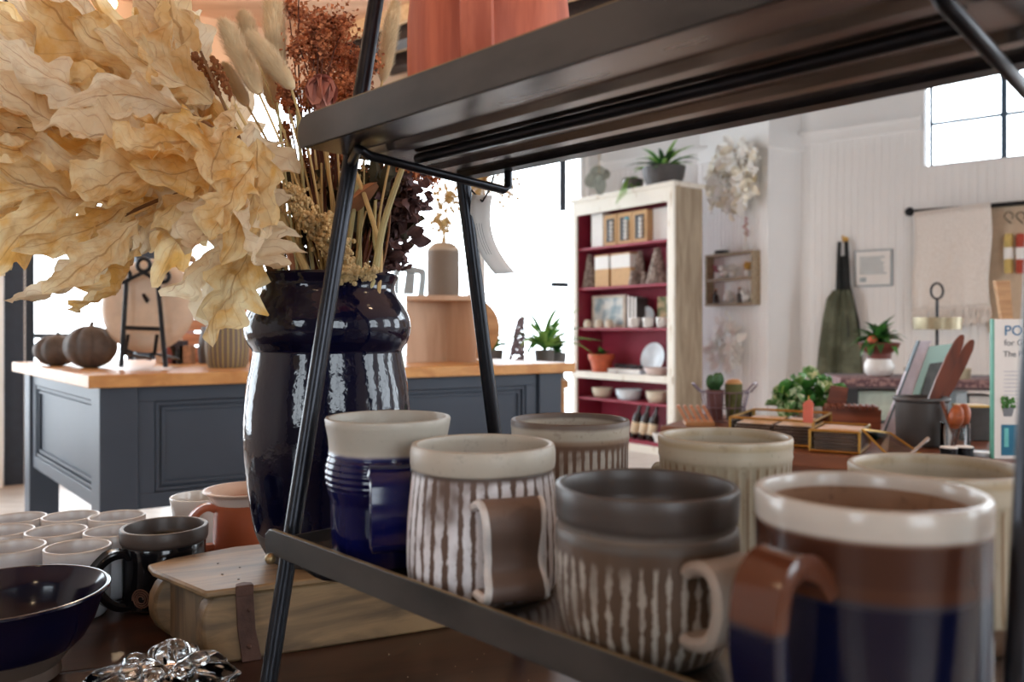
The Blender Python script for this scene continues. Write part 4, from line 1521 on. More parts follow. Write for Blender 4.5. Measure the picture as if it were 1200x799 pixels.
# cream ledge
loc = bk(705, 3, .05)
t = thing('potted_plant', 'leafy plant in a terracotta pot on the cream bookcase ledge', 'plant', loc)
kk = wpx(7.3)
MB().lathe(mug_body([(11 * kk, .001), (13.5 * kk, 14 * kk), (15.5 * kk, 14.5 * kk), (16 * kk, 20.5 * kk)], .01), 36).build('pot', M_terra, t)
MB().lathe([(0, 18 * kk), (14 * kk, 18 * kk), (14 * kk, 18.2 * kk), (0, 18.3 * kk)], 24).build('soil', M_soil, t)
rosette(t, 24, .095, .05, [M_green_dark, M_green], (40, 90), 1.0, (0, 0, 18 * kk))
o = bbox(712, 750, 3, .035, .16, mat('grey_blue_cover', S(176, 184, 196), .6), 'book', 'grey-blue book lying flat on the cream ledge', 'book', .02)
bl0 = bk(735, 3, .10)
bl0.z += .0365
t = thing('pine_cone_string', 'dark string of little cones lying on the flat book', 'garland', bl0, BV.rz)
for i in range(8):
    MB().ball((-.14 + .042 * i, .01 * sin(i * 2), .022), .022, 10, 8, 1.0).build('cone', mat('dark_cone', S(58, 54, 60), .6) if i == 0 else bpy.data.materials['dark_cone'], t)
MB().tube([(-.15, 0, .018), (0, .01, .02), (.17, 0, .018)], .003, 5).build('string', M_straw, t)
t = lathe_thing('shallow_bowl', 'low pinkish-white bowl on the cream ledge before the large plate', 'bowl', bk(769, 3, .05), mug_body([(.07, .001), (.085, .01), (.1, .055), (.102, .06)], .006), mat('pink_white_glaze', S(214, 196, 190), .3, var=.1))
cq = bk(722, 3, -.015)
t = thing('white_ribbon', 'crumpled white ribbon hanging over the cream ledge', 'ribbon', cq + Vector((0, 0, .002)), BV.rz)
MB().grid(lambda u, v: Vector((-.09 + .17 * v, -.012 + .03 * u - .012 * sin(v * 9), .012 + .012 * sin(v * 14 + u * 3) - (.07 * (v - .6) if v > .6 else 0))), 3, 16).build('ribbon', M_paper, t, fix=False)
# shelf 5 bowls
for i, (px, w, h, m, lb) in enumerate(((706, 13, .085, M_cream, 'cream bowl at the left of the lower shelf'), (737, 16, .09, M_bluewhite, 'fluted white dish in the middle of the lower shelf'), (771, 14, .095, M_cream, 'cream bowl at the right of the lower shelf'))):
    r = w * kk
    lathe_thing('bowl', lb, 'bowl', bk(px, 4, .12), mug_body([(r * .62, .001), (r * .75, .008), (r * .95, h * .6), (r * .93, h * .8), (r, h)], .007), m, 'bowls on the lower shelf', 40)
# bottom: bottles lying with labels
M_bottle = mat('dark_bottle', S(44, 28, 24), .15)
for i, px in enumerate((742, 752, 762)):
    t = thing('wine_bottle', ('left of the three tilted bottles at the bottom of the bookcase', 'middle one of three tilted bottles at the bookcase bottom', 'right of three tilted bottles at the bookcase bottom')[i], 'bottle', bk(px, 5, .07), BV.rz, 'bottles at the bottom of the bookcase')
    M = Matrix.Rotation(radians(16), 4, 'Y')
    MB().at(Matrix.Translation((0, 0, .012)) @ M).lathe([(0, 0), (.036, 0), (.038, .006), (.038, .19), (.03, .215), (.015, .24), (.013, .30), (.015, .302), (.015, .315), (0, .316)], 24).build('glass', M_bottle, t)
    MB().at(Matrix.Translation((0, 0, .012)) @ M).lathe([(.0385, .05), (.0390, .05), (.0390, .15), (.0385, .15)], 24).build('label', mat('cream_label', S(226, 206, 176), .6), t)
lathe_thing('bowl', 'small white bowl on the bookcase bottom, right of the bottles', 'bowl', bk(775, 5, .06), mug_body([(.04, .001), (.07, .05), (.075, .08)], .006), M_white)
# on top of the bookcase
loc = bk(778, -1, .12)
t = thing('potted_plant', 'spreading strap-leaved fern in a dark pot on the bookcase', 'plant', loc)
kk2 = 6.8 / F
MB().lathe(mug_body([(20 * kk2, .001), (24 * kk2, 10 * kk2), (25.5 * kk2, 19.5 * kk2), (26 * kk2, 21 * kk2)], .012), 40).build('pot', mat('dark_grey_pot', S(74, 70, 70), .6, var=.15), t)
MB().lathe([(0, 18 * kk2), (24 * kk2, 18 * kk2), (24 * kk2, 18.4 * kk2), (0, 18.6 * kk2)], 24).build('soil', M_soil, t)
rosette(t, 34, .33, .045, [M_green, M_green_dark, M_green_pale], (25, 85), 1.0, (0, 0, 18 * kk2))
loc = bk(742, -1, .10)
t = thing('trailing_plant', 'small pale trailing plant on the bookcase, left of the fern', 'plant', loc)
MB().lathe(mug_body([(.06, .001), (.085, .05), (.09, .095)], .008), 28).build('pot', M_potgrey, t)
rosette(t, 26, .16, .035, [M_green_pale, M_green], (-20, 70), 1.7, (0, 0, .085))
mb = MB()
for i in range(5):
    e = Vector((-.09 - .02 * i, -.10 - .012 * i, 0))
    mb.tube(smooth_path([(0, 0, .09), (-.05, -.09, .10), (-.08 - .01 * i, -.155, .0), (-.09 - .02 * i, -.165, -.06 - .02 * i)]), .004, 4)
mb.build('runner', M_green_pale, t)
# hanging white paper flower
yf = 6.9
c = P(702, 207, yf)
t = thing('hanging_flower', 'big grey-white paper flower hung on a thread above the bookcase', 'decoration', c)
M_petal = mat('grey_white_petal', S(150, 157, 148), .6, var=.15)
for i, (a, l) in enumerate(((.6, .10), (1.9, .10), (3.6, .13), (4.85, .15), (5.6, .06))):
    M = Matrix.Rotation(-a, 4, 'Y') @ Matrix.Rotation(.3 * (i % 3 - 1), 4, 'X')
    MB().at(M).grid(lambda u, v: Vector((l * v, .03 * sin(v * 3) * (u - .5), (u - .5) * .13 * sin(pi * (.15 + .8 * v)) ** .7)) + Vector((0, .02 * v * v, 0)), 4, 8).build('petal', M_petal, t, fix=False)
MB().ball((0, 0, 0), .03, 12, 8).build('centre', M_petal, t)
MB().tube([(0, 0, 0), (0, 0, CEIL - c.z)], .0022, 5).build('thread', M_straw, t)

# ================================================================== WREATHS, WALL SHELF AND WALL PIECES
def wreath(name, label, px, py, rpx, tube, n, plen, pw, ms, ring_m, gold=0):
    yy = PV.Y(px, .06)
    c = PV.pt(px, py, .11 if rpx > 25 else .08)
    k = yy / F
    t = thing(name, label, 'wreath', c, PV.rz)
    r = rpx * k
    MB().tube([(r * cos(a), 0, r * sin(a)) for a in [2 * pi * i / 40 for i in range(41)]], tube, 8, False).build('twig_ring', ring_m, t)
    meshes = []
    for m in ms:
        for q in range(2):
            meshes.append(MB().grid(lambda u, v, q=q: Vector(((u - .5) * pw * sin(pi * (.1 + .85 * v)), -.012 * sin(v * 3 + q) - (u - .5) ** 2 * .05, plen * v)), 2, 4).mesh('petal', m, fix=False))
    for i in range(n):
        a = 2 * pi * (i * .618034)
        q = r + R.uniform(-1, 1) * tube * 2.2
        o = link('petal', R.choice(meshes), t)
        o.location = (q * cos(a), -R.uniform(.0, .05), q * sin(a))
        o.rotation_euler = (R.uniform(-.35, .6), R.uniform(-pi, pi), R.uniform(-.5, .5))
        s = R.uniform(.7, 1.2)
        o.scale = (s, s, s)
    return t


M_pet = [mat('wreath_cream', S(240, 232, 214), .7, var=.05), mat('wreath_white', S(250, 248, 244), .7, var=.03), mat('wreath_sand', S(196, 178, 140), .7, var=.15)]
wreath('large_wreath', 'large cream flower wreath at the top of the white pier', 861, 209, 27, .045, 290, .11, .075, [M_pet[0], M_pet[1], M_pet[1], M_pet[1], M_pet[0]], M_pet[2])
wreath('small_wreath', 'small white petal wreath below the little wall shelf', 852, 405, 19.5, .022, 70, .11, .075, [M_pet[1], M_pet[1]], M_pet[1])
c = PV.pt(853, 372, .04)
o = MB().tube(smooth_path([(0, .02, .06), (-.02, 0, .03), (.02, 0, 0), (0, 0, -.08)]), .004, 6).build('ribbon_hanger', M_pet[0], None, loc=c)
tag(o, 'thin cream ribbon the small wreath hangs from', 'ribbon')
# shadow-box shelf
M_weather = wood('weathered_wood', S(176, 156, 128), S(132, 112, 88), .6)
sa, sb = PV.t(826, .1), PV.t(882, .1)
sz0, sz1 = PV.z(853, 358, .1), PV.z(853, 296, .1)
q = PV.M(0, .1) @ Vector(((sa + sb) / 2, 0, 0))
t = thing('wall_shelf', 'small weathered wooden two-tier box shelf hung on the pier', 'shelf', (q.x, q.y, sz0), PV.rz)
sw, sh = (sb - sa) / 2, sz1 - sz0
SHB = t
for a, b in (((-sw, 0, 0), (-sw + .022, .1, sh)), ((sw - .022, 0, 0), (sw, .1, sh))):
    MB().span(a, b).build('side_panel', M_weather, t, False)
for z in (0, sh * .5 - .01, sh - .022):
    MB().span((-sw + .022, 0, z), (sw - .022, .1, z + .022)).build('shelf_board', M_weather, t, False)
SM = PV.M(0, .1)


def sl(x, tier):
    q = SM @ Vector(((sa + sb) / 2 + x * sw, .05, 0))
    return Vector((q.x, q.y, sz0 + (.0225, sh * .5 + .0125, sh + .0005)[tier]))


M_gold = mat('mustard', S(196, 152, 70), .6)
M_pink = mat('dusty_rose', S(160, 84, 92), .6)
bits = [(-.62, 1, 'tiny_pot', M_pink, 'dusty rose posy at the left of the upper wall shelf'), (-.32, 1, 'tiny_bird', M_white, 'little white bird figure near the rose posy'), (0.02, 1, 'tiny_pot', M_white, 'tiny white pot in the middle of the upper wall shelf'),
        (.62, 1, 'tiny_tree', M_gold, 'mustard-topped little tree at the right of the wall shelf'), (-.7, 0, 'tiny_bottle', M_bottle, 'tiny dark bottle on the lower wall shelf'), (-.18, 0, 'tiny_bird', M_white, 'white bird figure on the lower wall shelf'),
        (.3, 0, 'tiny_bottle', M_potgrey, 'tiny grey bottle on the lower wall shelf'), (.6, 0, 'tiny_bird', M_white, 'white bird with pink wing at the right of the lower shelf')]
for x, tr, nm, m, lb in bits:
    loc = sl(x, tr)
    t = thing(nm, lb, 'ornament', loc, R.uniform(0, 3), 'ornaments in the little wall shelf')
    if nm == 'tiny_bird':
        MB().ball((0, 0, .045), .045, 16, 10, .9).build('body', m, t)
        MB().ball((.035, 0, .095), .026, 12, 8).build('head', m, t)
        MB().at(Matrix.Translation((-.05, 0, .06)) @ Matrix.Rotation(-1.2, 4, 'Y')).lathe([(0, 0), (.018, .0), (.004, .06), (0, .06)], 10).build('tail', m, t)
        MB().at(Matrix.Translation((.06, 0, .093)) @ Matrix.Rotation(pi / 2, 4, 'Y')).lathe([(0, 0), (.007, 0), (0, .02)], 8).build('beak', M_pink, t)
    elif nm == 'tiny_bottle':
        MB().lathe([(0, 0), (.024, 0), (.024, .07), (.01, .09), (.01, .12), (0, .12)], 16).build('body', m, t)
        MB().lathe([(0, .12), (.012, .12), (.012, .135), (0, .135)], 12).build('stopper', M_tan_wood, t)
    else:
        MB().lathe(mug_body([(.02, .001), (.032, .05)], .004), 16).build('pot', M_white, t)
        mb = MB()
        for _ in range(22):
            mb.ball((R.gauss(0, .018), R.gauss(0, .018), .07 + R.uniform(0, .05)), .013, 6, 5)
        mb.build('top_bloom', m, t)['kind'] = 'stuff'
o = MB().lathe([(0, 0), (.06, 0), (.065, .012), (.06, .03), (0, .03)], 24).build('dark_dish', M_black_matte, None, loc=sl(-.45, 2))
tag(o, 'small dark round dish lying on top of the wall shelf', 'dish')
t = thing('bud_vase', 'slim bud vase with pink sprig on top of the wall shelf', 'vase', sl(.55, 2))
MB().lathe(mug_body([(.018, .001), (.026, .03), (.014, .07), (.012, .09)], .003), 16).build('vase', M_white, t)
MB().tube([(0, 0, .01), (.004, 0, .26)], .003, 5).build('stem', M_straw, t)
mb = MB()
for i in range(16):
    mb.ball((R.gauss(.003, .012), R.gauss(0, .012), .14 + .010 * i), .012, 6, 5)
mb.build('blossoms', mat('pinkish', S(206, 176, 176), .7, var=.15), t)['kind'] = 'stuff'

# --- on the right wall
def wall_pt(px, py, off):
    return RW.pt(px, py, off)


t = thing('framed_notice', 'small white framed notice on the boarded wall', 'picture', wall_pt(1023, 314, .03), RW.rz)
k = RW.Y(1023, .03) / F
w, h = 16.5 * k * 1.28, 21.5 * k
MB().span((-w, .0, -h), (w, .016, h)).build('frame', M_gmetal, t, False, .003)
MB().span((-w * .9, -.002, -h * .92), (w * .9, .0, h * .92)).build('paper', M_paper, t, False)
mb = MB()
for i in range(9):
    mb.span((-w * .7, -.003, h * (.55 - i * .11)), (w * R.uniform(.4, .72), -.002, h * (.55 - i * .11) + .010))
mb.span((-w * .7, -.003, -h * .75), (-w * .35, -.002, -h * .5))
mb.build('text_line', mat('faint_print', S(176, 186, 188), .7), t, False)['kind'] = 'stuff'

# aprons on hooks
n = Nodes('olive_cloth')
n.set(col=n.mix(n.smooth(n.noise(5, 4), .4, .62), S(84, 88, 70), S(112, 116, 96)), rough=.85)
n.bump(n.noise(140, 2), .2)
M_olive = n.m
M_charc = mat('charcoal_cloth', S(44, 46, 46), .85, var=.2)
c = wall_pt(989, 282, .075)
kr = RW.Y(989, .08) / F


def garment(name, label, rows, m, y0, seed, parent=None):
    """hung cloth: rows of (z, x0, x1) in metres, folded in depth"""
    def fn(u, v):
        s = v * (len(rows) - 1)
        i = min(int(s), len(rows) - 2)
        f = s - i
        z, a, b = [rows[i][q] * (1 - f) + rows[i + 1][q] * f for q in range(3)]
        fold = .045 * (.25 + v) * sin(u * 11 + seed + 1.5 * sin(v * 2)) + .02 * sin(u * 23 + seed * 2)
        return Vector((a + (b - a) * u, y0 - .05 * (.3 + v) * sin(pi * u) + fold * .7, z))
    return MB().grid(fn, 36, 26)


px2 = lambda px: (RW.t(px, .08) - RW.t(989, .08))
pz2 = lambda py: -(py - 282) * kr
t = thing('apron', 'olive canvas apron hanging in folds on the boarded wall', 'apron', c, RW.rz)
rows = [(pz2(q), px2(a), px2(b)) for q, a, b in ((340, 978, 998), (350, 970, 1002), (375, 965, 1005), (405, 961, 1009), (435, 958, 1011), (456, 957, 1012))]
o = garment('cloth', '', rows, M_olive, -.05, 1.0).build('cloth', M_olive, t, fix=False)
o.modifiers.new('thick', 'SOLIDIFY').thickness = .004
o = garment('cloth', '', [(pz2(q), px2(a), px2(b)) for q, a, b in ((300, 983, 991), (330, 984, 996), (380, 985, 1008), (450, 984, 1013))], M_charc, -.005, 3.0).build('dark_layer', M_charc, t, fix=False)
o.modifiers.new('thick', 'SOLIDIFY').thickness = .004
for a, b in ((983, 982), (991, 995)):
    MB().slab([(px2(a) - .012, 0, pz2(283)), (px2(a) + .02, 0, pz2(283)), (px2(b) + .02, -.03, pz2(343)), (px2(b) - .012, -.03, pz2(343))], (0, .008, 0)).build('strap', M_charc, t, False)
t = thing('wall_hook', 'brass hook the olive apron hangs on', 'hook', c + Vector((0, 0, .01)), RW.rz)
MB().tube([(0, .04, 0), (0, -.02, -.015), (0, -.035, .03)], .008, 8).build('hook', M_brass, t)
MB().at(Matrix.Translation((0, .045, 0)) @ Matrix.Rotation(pi / 2, 4, 'X')).lathe([(0, 0), (.025, 0), (.025, .008), (0, .008)], 16).build('plate', M_brass, t)

# linen towel on the wall rod
ry = RW.Y(1115, .12)
t = thing('towel_rod', 'dark rod with round end holding the linen towel', 'rod', wall_pt(1066, 248, .11), RW.rz)
e0, e1 = 0, RW.t(1230, .11) - RW.t(1066, .11)
MB().tube([(e0, 0, 0), (e1, 0, 0)], .014, 12).build('bar', M_black, t)
MB().ball((0, 0, 0), .036, 16, 10).build('finial', M_black, t)
for x in (.04, e1 - .05):
    MB().tube([(x, 0, 0), (x, .10, -.005)], .009, 8).build('bracket', M_black, t)
tw0, tw1 = RW.t(1071, .14) - RW.t(1115, .14), RW.t(1161, .14) - RW.t(1115, .14)
c = wall_pt(1115, 240, .135)
t = thing('linen_towel', 'cream linen towel with fringed hem hanging over the rod', 'towel', c, RW.rz)
kt = RW.Y(1115, .13) / F
n = Nodes('linen')
n.set(col=n.mix(n.smooth(n.noise(120, 2), .4, .6), S(240, 234, 228), S(228, 220, 212)), rough=.9)
M_linen = n.m
drop = (360 - 240) * kt
fn = lambda u, v: Vector((tw0 + (tw1 - tw0) * u + .012 * sin(v * 6), -.012 - .022 * sin(u * 9 + v * 1.3) * v - .012 * sin(u * 21) * v, -.035 - (drop - .03) * v + .03 * (u - .5)))
o = MB().grid(fn, 30, 18).build('cloth', M_linen, t, fix=False)
o.modifiers.new('thick', 'SOLIDIFY').thickness = .003
MB().grid(lambda u, v: Vector((tw0 + (tw1 - tw0) * u, -.012 + .024 * v + .0 * u, -.035 + .018 * sin(pi * v) + .03 * (u - .5))), 12, 5).build('turnover', M_linen, t, fix=False)
mb = MB()
for i in range(90):
    u = i / 89
    p0 = fn(u, 1.0)
    mb.tube([p0, p0 + Vector((R.uniform(-.012, .012), R.uniform(-.03, .0), -.06)), p0 + Vector((R.uniform(-.02, .02), R.uniform(-.04, .0), -.13 + R.uniform(-.02, .02)))], .006, 4, False)
mb.build('fringe', M_linen, t)['kind'] = 'stuff'
# brown board with hooks and tassels
t = thing('pin_board', 'tan hanging display board with hooks behind the towel', 'board', wall_pt(1200, 240, .05), RW.rz)
b0, b1 = RW.t(1158, .05) - RW.t(1200, .05), RW.t(1290, .05) - RW.t(1200, .05)
kb = RW.Y(1200, .05) / F
MB().span((b0, .0, -150 * kb), (b1, .03, .02)).build('board', mat('tan_board', S(206, 184, 158), .7, var=.06), t, False, .004)
MB().span((b0, -.012, -.002), (b1, -.0, .03)).build('top_bar', M_black, t, False)
for j, (px, cA_, lb) in enumerate(((1182, (206, 180, 110), 'mustard yellow skein with paper band on the tan board'), (1196, (176, 74, 56), 'brick red skein with paper band on the tan board'))):
    q = wall_pt(px, 250, .10)
    h_ = thing('wall_hook', ('open wire hook above the yellow skein', 'open wire hook above the red skein')[j], 'hook', q + Vector((0, 0, -.02)), RW.rz)
    MB().tube([(.028 * cos(a) * (1 if a < pi else .9), .0, .03 * sin(a)) for a in [-.8 + 4.4 * i / 14 for i in range(15)]] + [(.01, .05, -.05)], .004, 6).build('wire', M_black, h_)
    s_ = thing('yarn_skein', lb, 'yarn', wall_pt(px, 297, .11), RW.rz, 'skeins on the tan board')
    hh = 23 * kb
    MB().lathe([(0, -hh), (.026, -hh), (.03, -hh * .8), (.028, 0), (.03, hh * .8), (.024, hh), (0, hh)], 14).build('yarn', mat('yarn_%d' % j, S(*cA_), .9, var=.15, scale=60), s_)
    MB().lathe([(.0305, -hh * .3), (.032, -hh * .3), (.032, hh * .3), (.0305, hh * .3)], 14).build('paper_band', M_paper, s_)

# ================================================================== THE TABLE AT THE RIGHT AND ITS GOODS
RTZ = TZ
def rt(px, py):
    return G(px, py, RTZ)
pA2, pB2 = G(862, 521.5, RTZ), None
d1 = Vector((.860, -.51, 0)).normalized()
d2 = Vector((.51, .86, 0))
q0 = G(927, 529.5, RTZ)
q0 = q0 - d1 * .22
M_rtw = wood('reddish_table_wood', S(132, 80, 54), S(92, 52, 36), .35, (1.4, 8, 8), 2.2)
t = thing('side_table', 'reddish brown wooden table with craft goods, right of the cream mugs', 'table', (q0.x, q0.y, 0), atan2(d1.y, d1.x))
WT, DT = 1.9, .80
MB().prism([(0, 0), (WT, 0), (WT, DT), (-.26, DT), (-.26, .36), (0, .30)], RTZ - .035, RTZ).build('tabletop', M_rtw, t, False, .004)
MB().span((.04, .03, RTZ - .15), (WT - .04, DT - .03, RTZ - .0355)).build('apron', M_rtw, t, False)
for x in (.04, WT - .11):
    for y in (.03, DT - .1):
        MB().span((x, y, 0), (x + .07, y + .07, RTZ - .15)).build('leg', M_rtw, t, False)


def glass_case(name, label, loc, rz, w, d, h, n_cards):
    t = thing(name, label, 'case', loc, rz)
    r = .0035
    for z in (r, h - r):
        for a, b in (((-w, -d, z), (w, -d, z)), ((w, -d, z), (w, d, z)), ((w, d, z), (-w, d, z)), ((-w, d, z), (-w, -d, z))):
            MB().tube([a, b], r, 6).build('brass_edge', M_brass, t)
    for x in (-w, w):
        for y in (-d, d):
            MB().tube([(x, y, r), (x, y, h - r)], r, 6).build('brass_edge', M_brass, t)
    for a, b in (((-w, -d - .001, 0), (w, -d + .001, h)), ((-w, d - .001, 0), (w, d + .001, h)), ((-w - .001, -d, 0), (-w + .001, d, h)), ((w - .001, -d, 0), (w + .001, d, h))):
        MB().span(a, b).build('pane', M_pane, t, False)
    MB().span((-w, -d, .0005), (w, d, .0025)).build('mirror_base', M_brass, t, False)
    return t


M_card = mat('brown_cards', S(112, 86, 72), .6, var=.3, scale=14)
M_cardtop = Nodes('printed_cards')
M_cardtop.set(col=M_cardtop.mix(M_cardtop.smooth(M_cardtop.noise(9, 3), .45, .58), S(232, 212, 200), S(206, 160, 108)), rough=.5)
M_cardtop = M_cardtop.m
def cards(loc, rz, w, d, n, lbs, grp):
    for i in range(n):
        o = MB().span((-w, -d, 0), (w, d, .0075)).build('greeting_card', [M_card, M_cardtop], None, False, loc=loc + Vector((R.uniform(-.002, .002), 0, .0032 + i * .0084)))
        o.rotation_euler = (0, 0, rz + R.uniform(-.03, .03))
        for p in o.data.polygons:
            if p.normal.z > .9:
                p.material_index = 1
        tag(o, ('lowest', 'second lowest', 'third from below', 'third from the top', 'second from the top', 'topmost')[i] + ' ' + lbs, 'card', grp)


rzc = atan2(d1.y, d1.x)
lc1 = G(953, 525.5, RTZ) - d1 * .108 + d2 * .13 + Vector((0, 0, .0005))
glass_case('glass_case', 'open brass-edged glass case of cards, with the coral tag', lc1, rzc, .108, .13, .072, 5)
cards(lc1 - d1 * .053, rzc, .047, .11, 6, 'brown card in the left stack inside the first glass case', 'cards in the left stack')
cards(lc1 + d1 * .053, rzc, .047, .11, 6, 'brown card in the right stack inside the first glass case', 'cards in the right stack')
lc2 = G(1007, 533.5, RTZ) - d1 * .058 + d2 * .092 + Vector((0, 0, .0005))
glass_case('glass_case', 'smaller brass-edged glass case of cards in front of the pot', lc2, rzc, .058, .092, .058, 5)
cards(lc2, rzc, .050, .083, 6, 'brown card in the stack inside the smaller glass case', 'cards in the small case')
t = thing('coral_tag', 'coral pink tag clipped on the first glass case', 'tag', lc1 + d1 * .096 - d2 * .139 + Vector((0, 0, .066)), rzc)
MB().slab([(-.012, 0, 0), (.012, 0, 0), (.014, 0, .05), (.004, 0, .062), (-.012, 0, .05)], (0, .006, 0)).build('tag', mat('coral', S(214, 110, 90), .6), t, False, .001)
MB().tube([(.001, .003, .054), (.001, .008, .07), (.001, .012, .05)], .0015, 5).build('clip', M_brass, t)
# angled glass lid and pen between the cases and the tins
lg = Vector((P(1053, 0, 1.97).x, 1.985, RTZ + .0005))
t = thing('open_glass_lid', 'brass-edged pointed glass lid lying by the smaller case', 'glass piece', lg, -.3)
vs = [Vector(v) for v in ((-.075, 0, .062), (-.02, -.02, .004), (.06, .03, .004), (.0, .10, .045))]
for i in range(4):
    MB().tube([vs[i], vs[(i + 1) % 4]], .003, 6).build('brass_edge', M_brass, t)
MB().slab([vs[0], vs[1], vs[2], vs[3]], (0, .001, .001)).build('pane', M_pane, t, False)
o = MB().tube([(0, 0, .006), (.062, .03, .045)], .005, 8).build('letter_opener', mat('silver', S(200, 202, 206), .2, 1.0), None, loc=Vector((P(1042, 0, 2.05).x, 1.95, RTZ)))
tag(o, 'silver letter opener resting against the pointed glass lid', 'opener')

# cactus pot in wire basket, wooden slats
lq = Vector((P(851, 0, 2.7).x, 2.72, .0))
kq = 2.72 / F
t = thing('cactus_basket', 'open wire basket holding a cactus pot and a mossy pot', 'basket', (lq.x, lq.y, RTZ + .0005))
rb = 28 * kq
M_wire = mat('grey_wire', S(120, 104, 116), .4, .7)
for z, f in ((.004, .72), (.05, .85), (.10, 1.0)):
    MB().tube([(rb * f * cos(a), rb * f * sin(a) * .8, z) for a in [2 * pi * i / 28 for i in range(29)]], .0025, 6, False).build('hoop', M_wire, t)
mb = MB()
for i in range(20):
    a = 2 * pi * i / 20
    mb.tube([(rb * .72 * cos(a), rb * .72 * sin(a) * .8, .004), (rb * cos(a), rb * sin(a) * .8, .10)], .0016, 4)
mb.build('wire_rib', M_wire, t)['kind'] = 'stuff'
for s in (-1, 1):
    MB().tube(smooth_path([(s * rb, -.02, .10), (s * (rb + .022), -.02, .125), (s * (rb + .022), .02, .125), (s * rb, .02, .10)]), .003, 6).build('handle', M_wire, t)
for i, (dx, m, mt, lb) in enumerate(((-.032, mat('plum_pot', S(104, 66, 66), .6), M_green_dark, 'spiky cactus in a plum pot inside the wire basket'), (.030, mat('mossy_pot', S(92, 96, 56), .8, var=.3, scale=40), M_tan_wood, 'mossy green pot with a tan top inside the wire basket'))):
    t = thing('cactus_pot' if i == 0 else 'mossy_pot', lb, 'plant', (lq.x + dx, lq.y, RTZ + .0055))
    MB().lathe(mug_body([(.022, .001), (.028, .07), (.029, .10 + .02 * i)], .003), 20).build('pot', m, t)
    if i == 0:
        for a in range(7):
            MB().ball((.016 * cos(a * 2.4) * (a > 0), .016 * sin(a * 2.4), .12 + .008 * (a % 3)), .013, 10, 8, 1.8, mod=lambda b, z, r: .0016 * cos(8 * b)).build('cactus_stem', mt, t)
    else:
        MB().lathe([(0, .10), (.026, .10), (.028, .125), (.02, .135), (0, .138)], 16).build('top_growth', mt, t)
t = thing('wooden_trivet', 'slatted wooden trivet leaning left of the cactus basket', 'trivet', (P(819, 0, 2.62).x, 2.60, RTZ + .0005), -.1)
MB().span((-.045, .0, -.0), (.045, .09, .012)).build('base', M_tan_wood, t, False)
for i in range(5):
    MB().at(Matrix.Translation((-.04 + i * .02, .02, .012)) @ Matrix.Rotation(-.5, 4, 'Y')).span((-.005, 0, 0), (.005, .016, .058)).build('slat', M_orangew, t, False)
# pothos
kp = 2.62 / F
lp_ = Vector((P(952, 0, 2.62).x, 2.66, RTZ + .0005))
t = thing('potted_plant', 'variegated trailing green plant behind the glass cases', 'plant', lp_)
MB().lathe(mug_body([(.04, .001), (.052, .05), (.054, .06)], .004), 24).build('pot', M_white, t)
n = Nodes('variegated_leaf')
n.set(col=n.mix(n.smooth(n.noise(60, 3), .5, .62), S(96, 150, 84), S(220, 232, 196)), rough=.4)
lm = []
for m in (M_green, n.m, n.m):
    lm.append(MB().grid(lambda u, v: Vector((.052 * v, (u - .5) * .05 * sin(pi * (v * .9 + .05)) ** .6, -.02 * v * v + .02 * (u - .5) ** 2 * 4)), 4, 5).mesh('leaf', m, fix=False))
for i in range(64):
    o = link('leaf', R.choice(lm), t)
    x = R.uniform(-32, 32) * kp
    top = (1 - (x / (36 * kp)) ** 2) * .075 + .02
    o.location = (x, R.uniform(-.05, .04), R.uniform(.03, .05 + top))
    o.rotation_euler = (R.uniform(-.7, .7), R.uniform(-1.3, .6), R.uniform(0, 2 * pi))
o = MB().tube(smooth_path([(0, 0, .05), (-.03, 0, .12), (-.075, 0, .125), (-.085, 0, .10)]), .0025, 5).build('tendril', M_green_pale, t)
MB().tube(smooth_path([(.055, .02, .05), (.07, .02, .10), (.05, .02, .15), (.03, .0, .165)]), .0025, 5).build('tendril', M_green_pale, t)
# carved wooden rack
t = thing('soap_rack', 'reddish slatted wooden soap rack behind the smaller glass case', 'rack', Vector((P(1000, 0, 2.45).x, 2.46, RTZ + .0005)), -.3)
M_redw = wood('red_brown_wood', S(150, 84, 56), S(104, 54, 36), .4)
for i in range(9):
    MB().at(Matrix.Translation((-.07 + i * .0165, -.035, .070)) @ Matrix.Rotation(.25, 4, 'Y')).span((-.006, 0, 0), (.006, .085, .010)).build('slat', M_redw, t, False)
for y in (-.028, .034):
    MB().slab([(-.085, y, 0), (.075, y, 0), (.078, y, .070), (-.08, y, .070)], (0, .012, 0)).build('runner', M_redw, t, False)
MB().slab([(-.085, .052, 0), (-.02, .052, 0), (-.005, .06, .128), (-.055, .06, .134)], (0, .010, 0)).build('back_rest', M_redw, t, False)
# tilted teal book
kb_ = 2.3 / F
t = thing('book', 'pale-edged teal book standing tilted behind the dark pot', 'book', Vector((P(1062, 0, 2.36).x, 2.40, RTZ + .001)), 0)
tb = lambda px, py, y=0.0: Vector((P(px, py, 2.40 + y).x - t.location.x, y, P(px, py, 2.40 + y).z - t.location.z))
fr = [tb(1034, 508), tb(1076, 400), tb(1092, 399), tb(1052, 508)]
MB().slab(fr, (0, .012, .0)).build('pages', mat('lilac_white_pages', S(214, 212, 226), .7), t, False)
cv = [tb(1053, 508, -.002), tb(1089, 406, -.002), tb(1118, 402, .06), tb(1085, 508, .06)]
n = Nodes('teal_cover')
n.set(col=S(150, 184, 174), rough=.5)
MB().slab(cv, (.004, .006, 0)).build('cover', n.m, t, False)
MB().slab([tb(1032, 508, .013), tb(1073.5, 399, .013), tb(1075.5, 399, .013), tb(1034, 508, .013)], (0, -.016, 0)).build('spine', mat('slate_spine', S(96, 116, 128), .5), t, False)
pic = [tb(1078, 470, .012), tb(1089, 426, .012), tb(1105, 424, .040), tb(1094, 470, .040)]
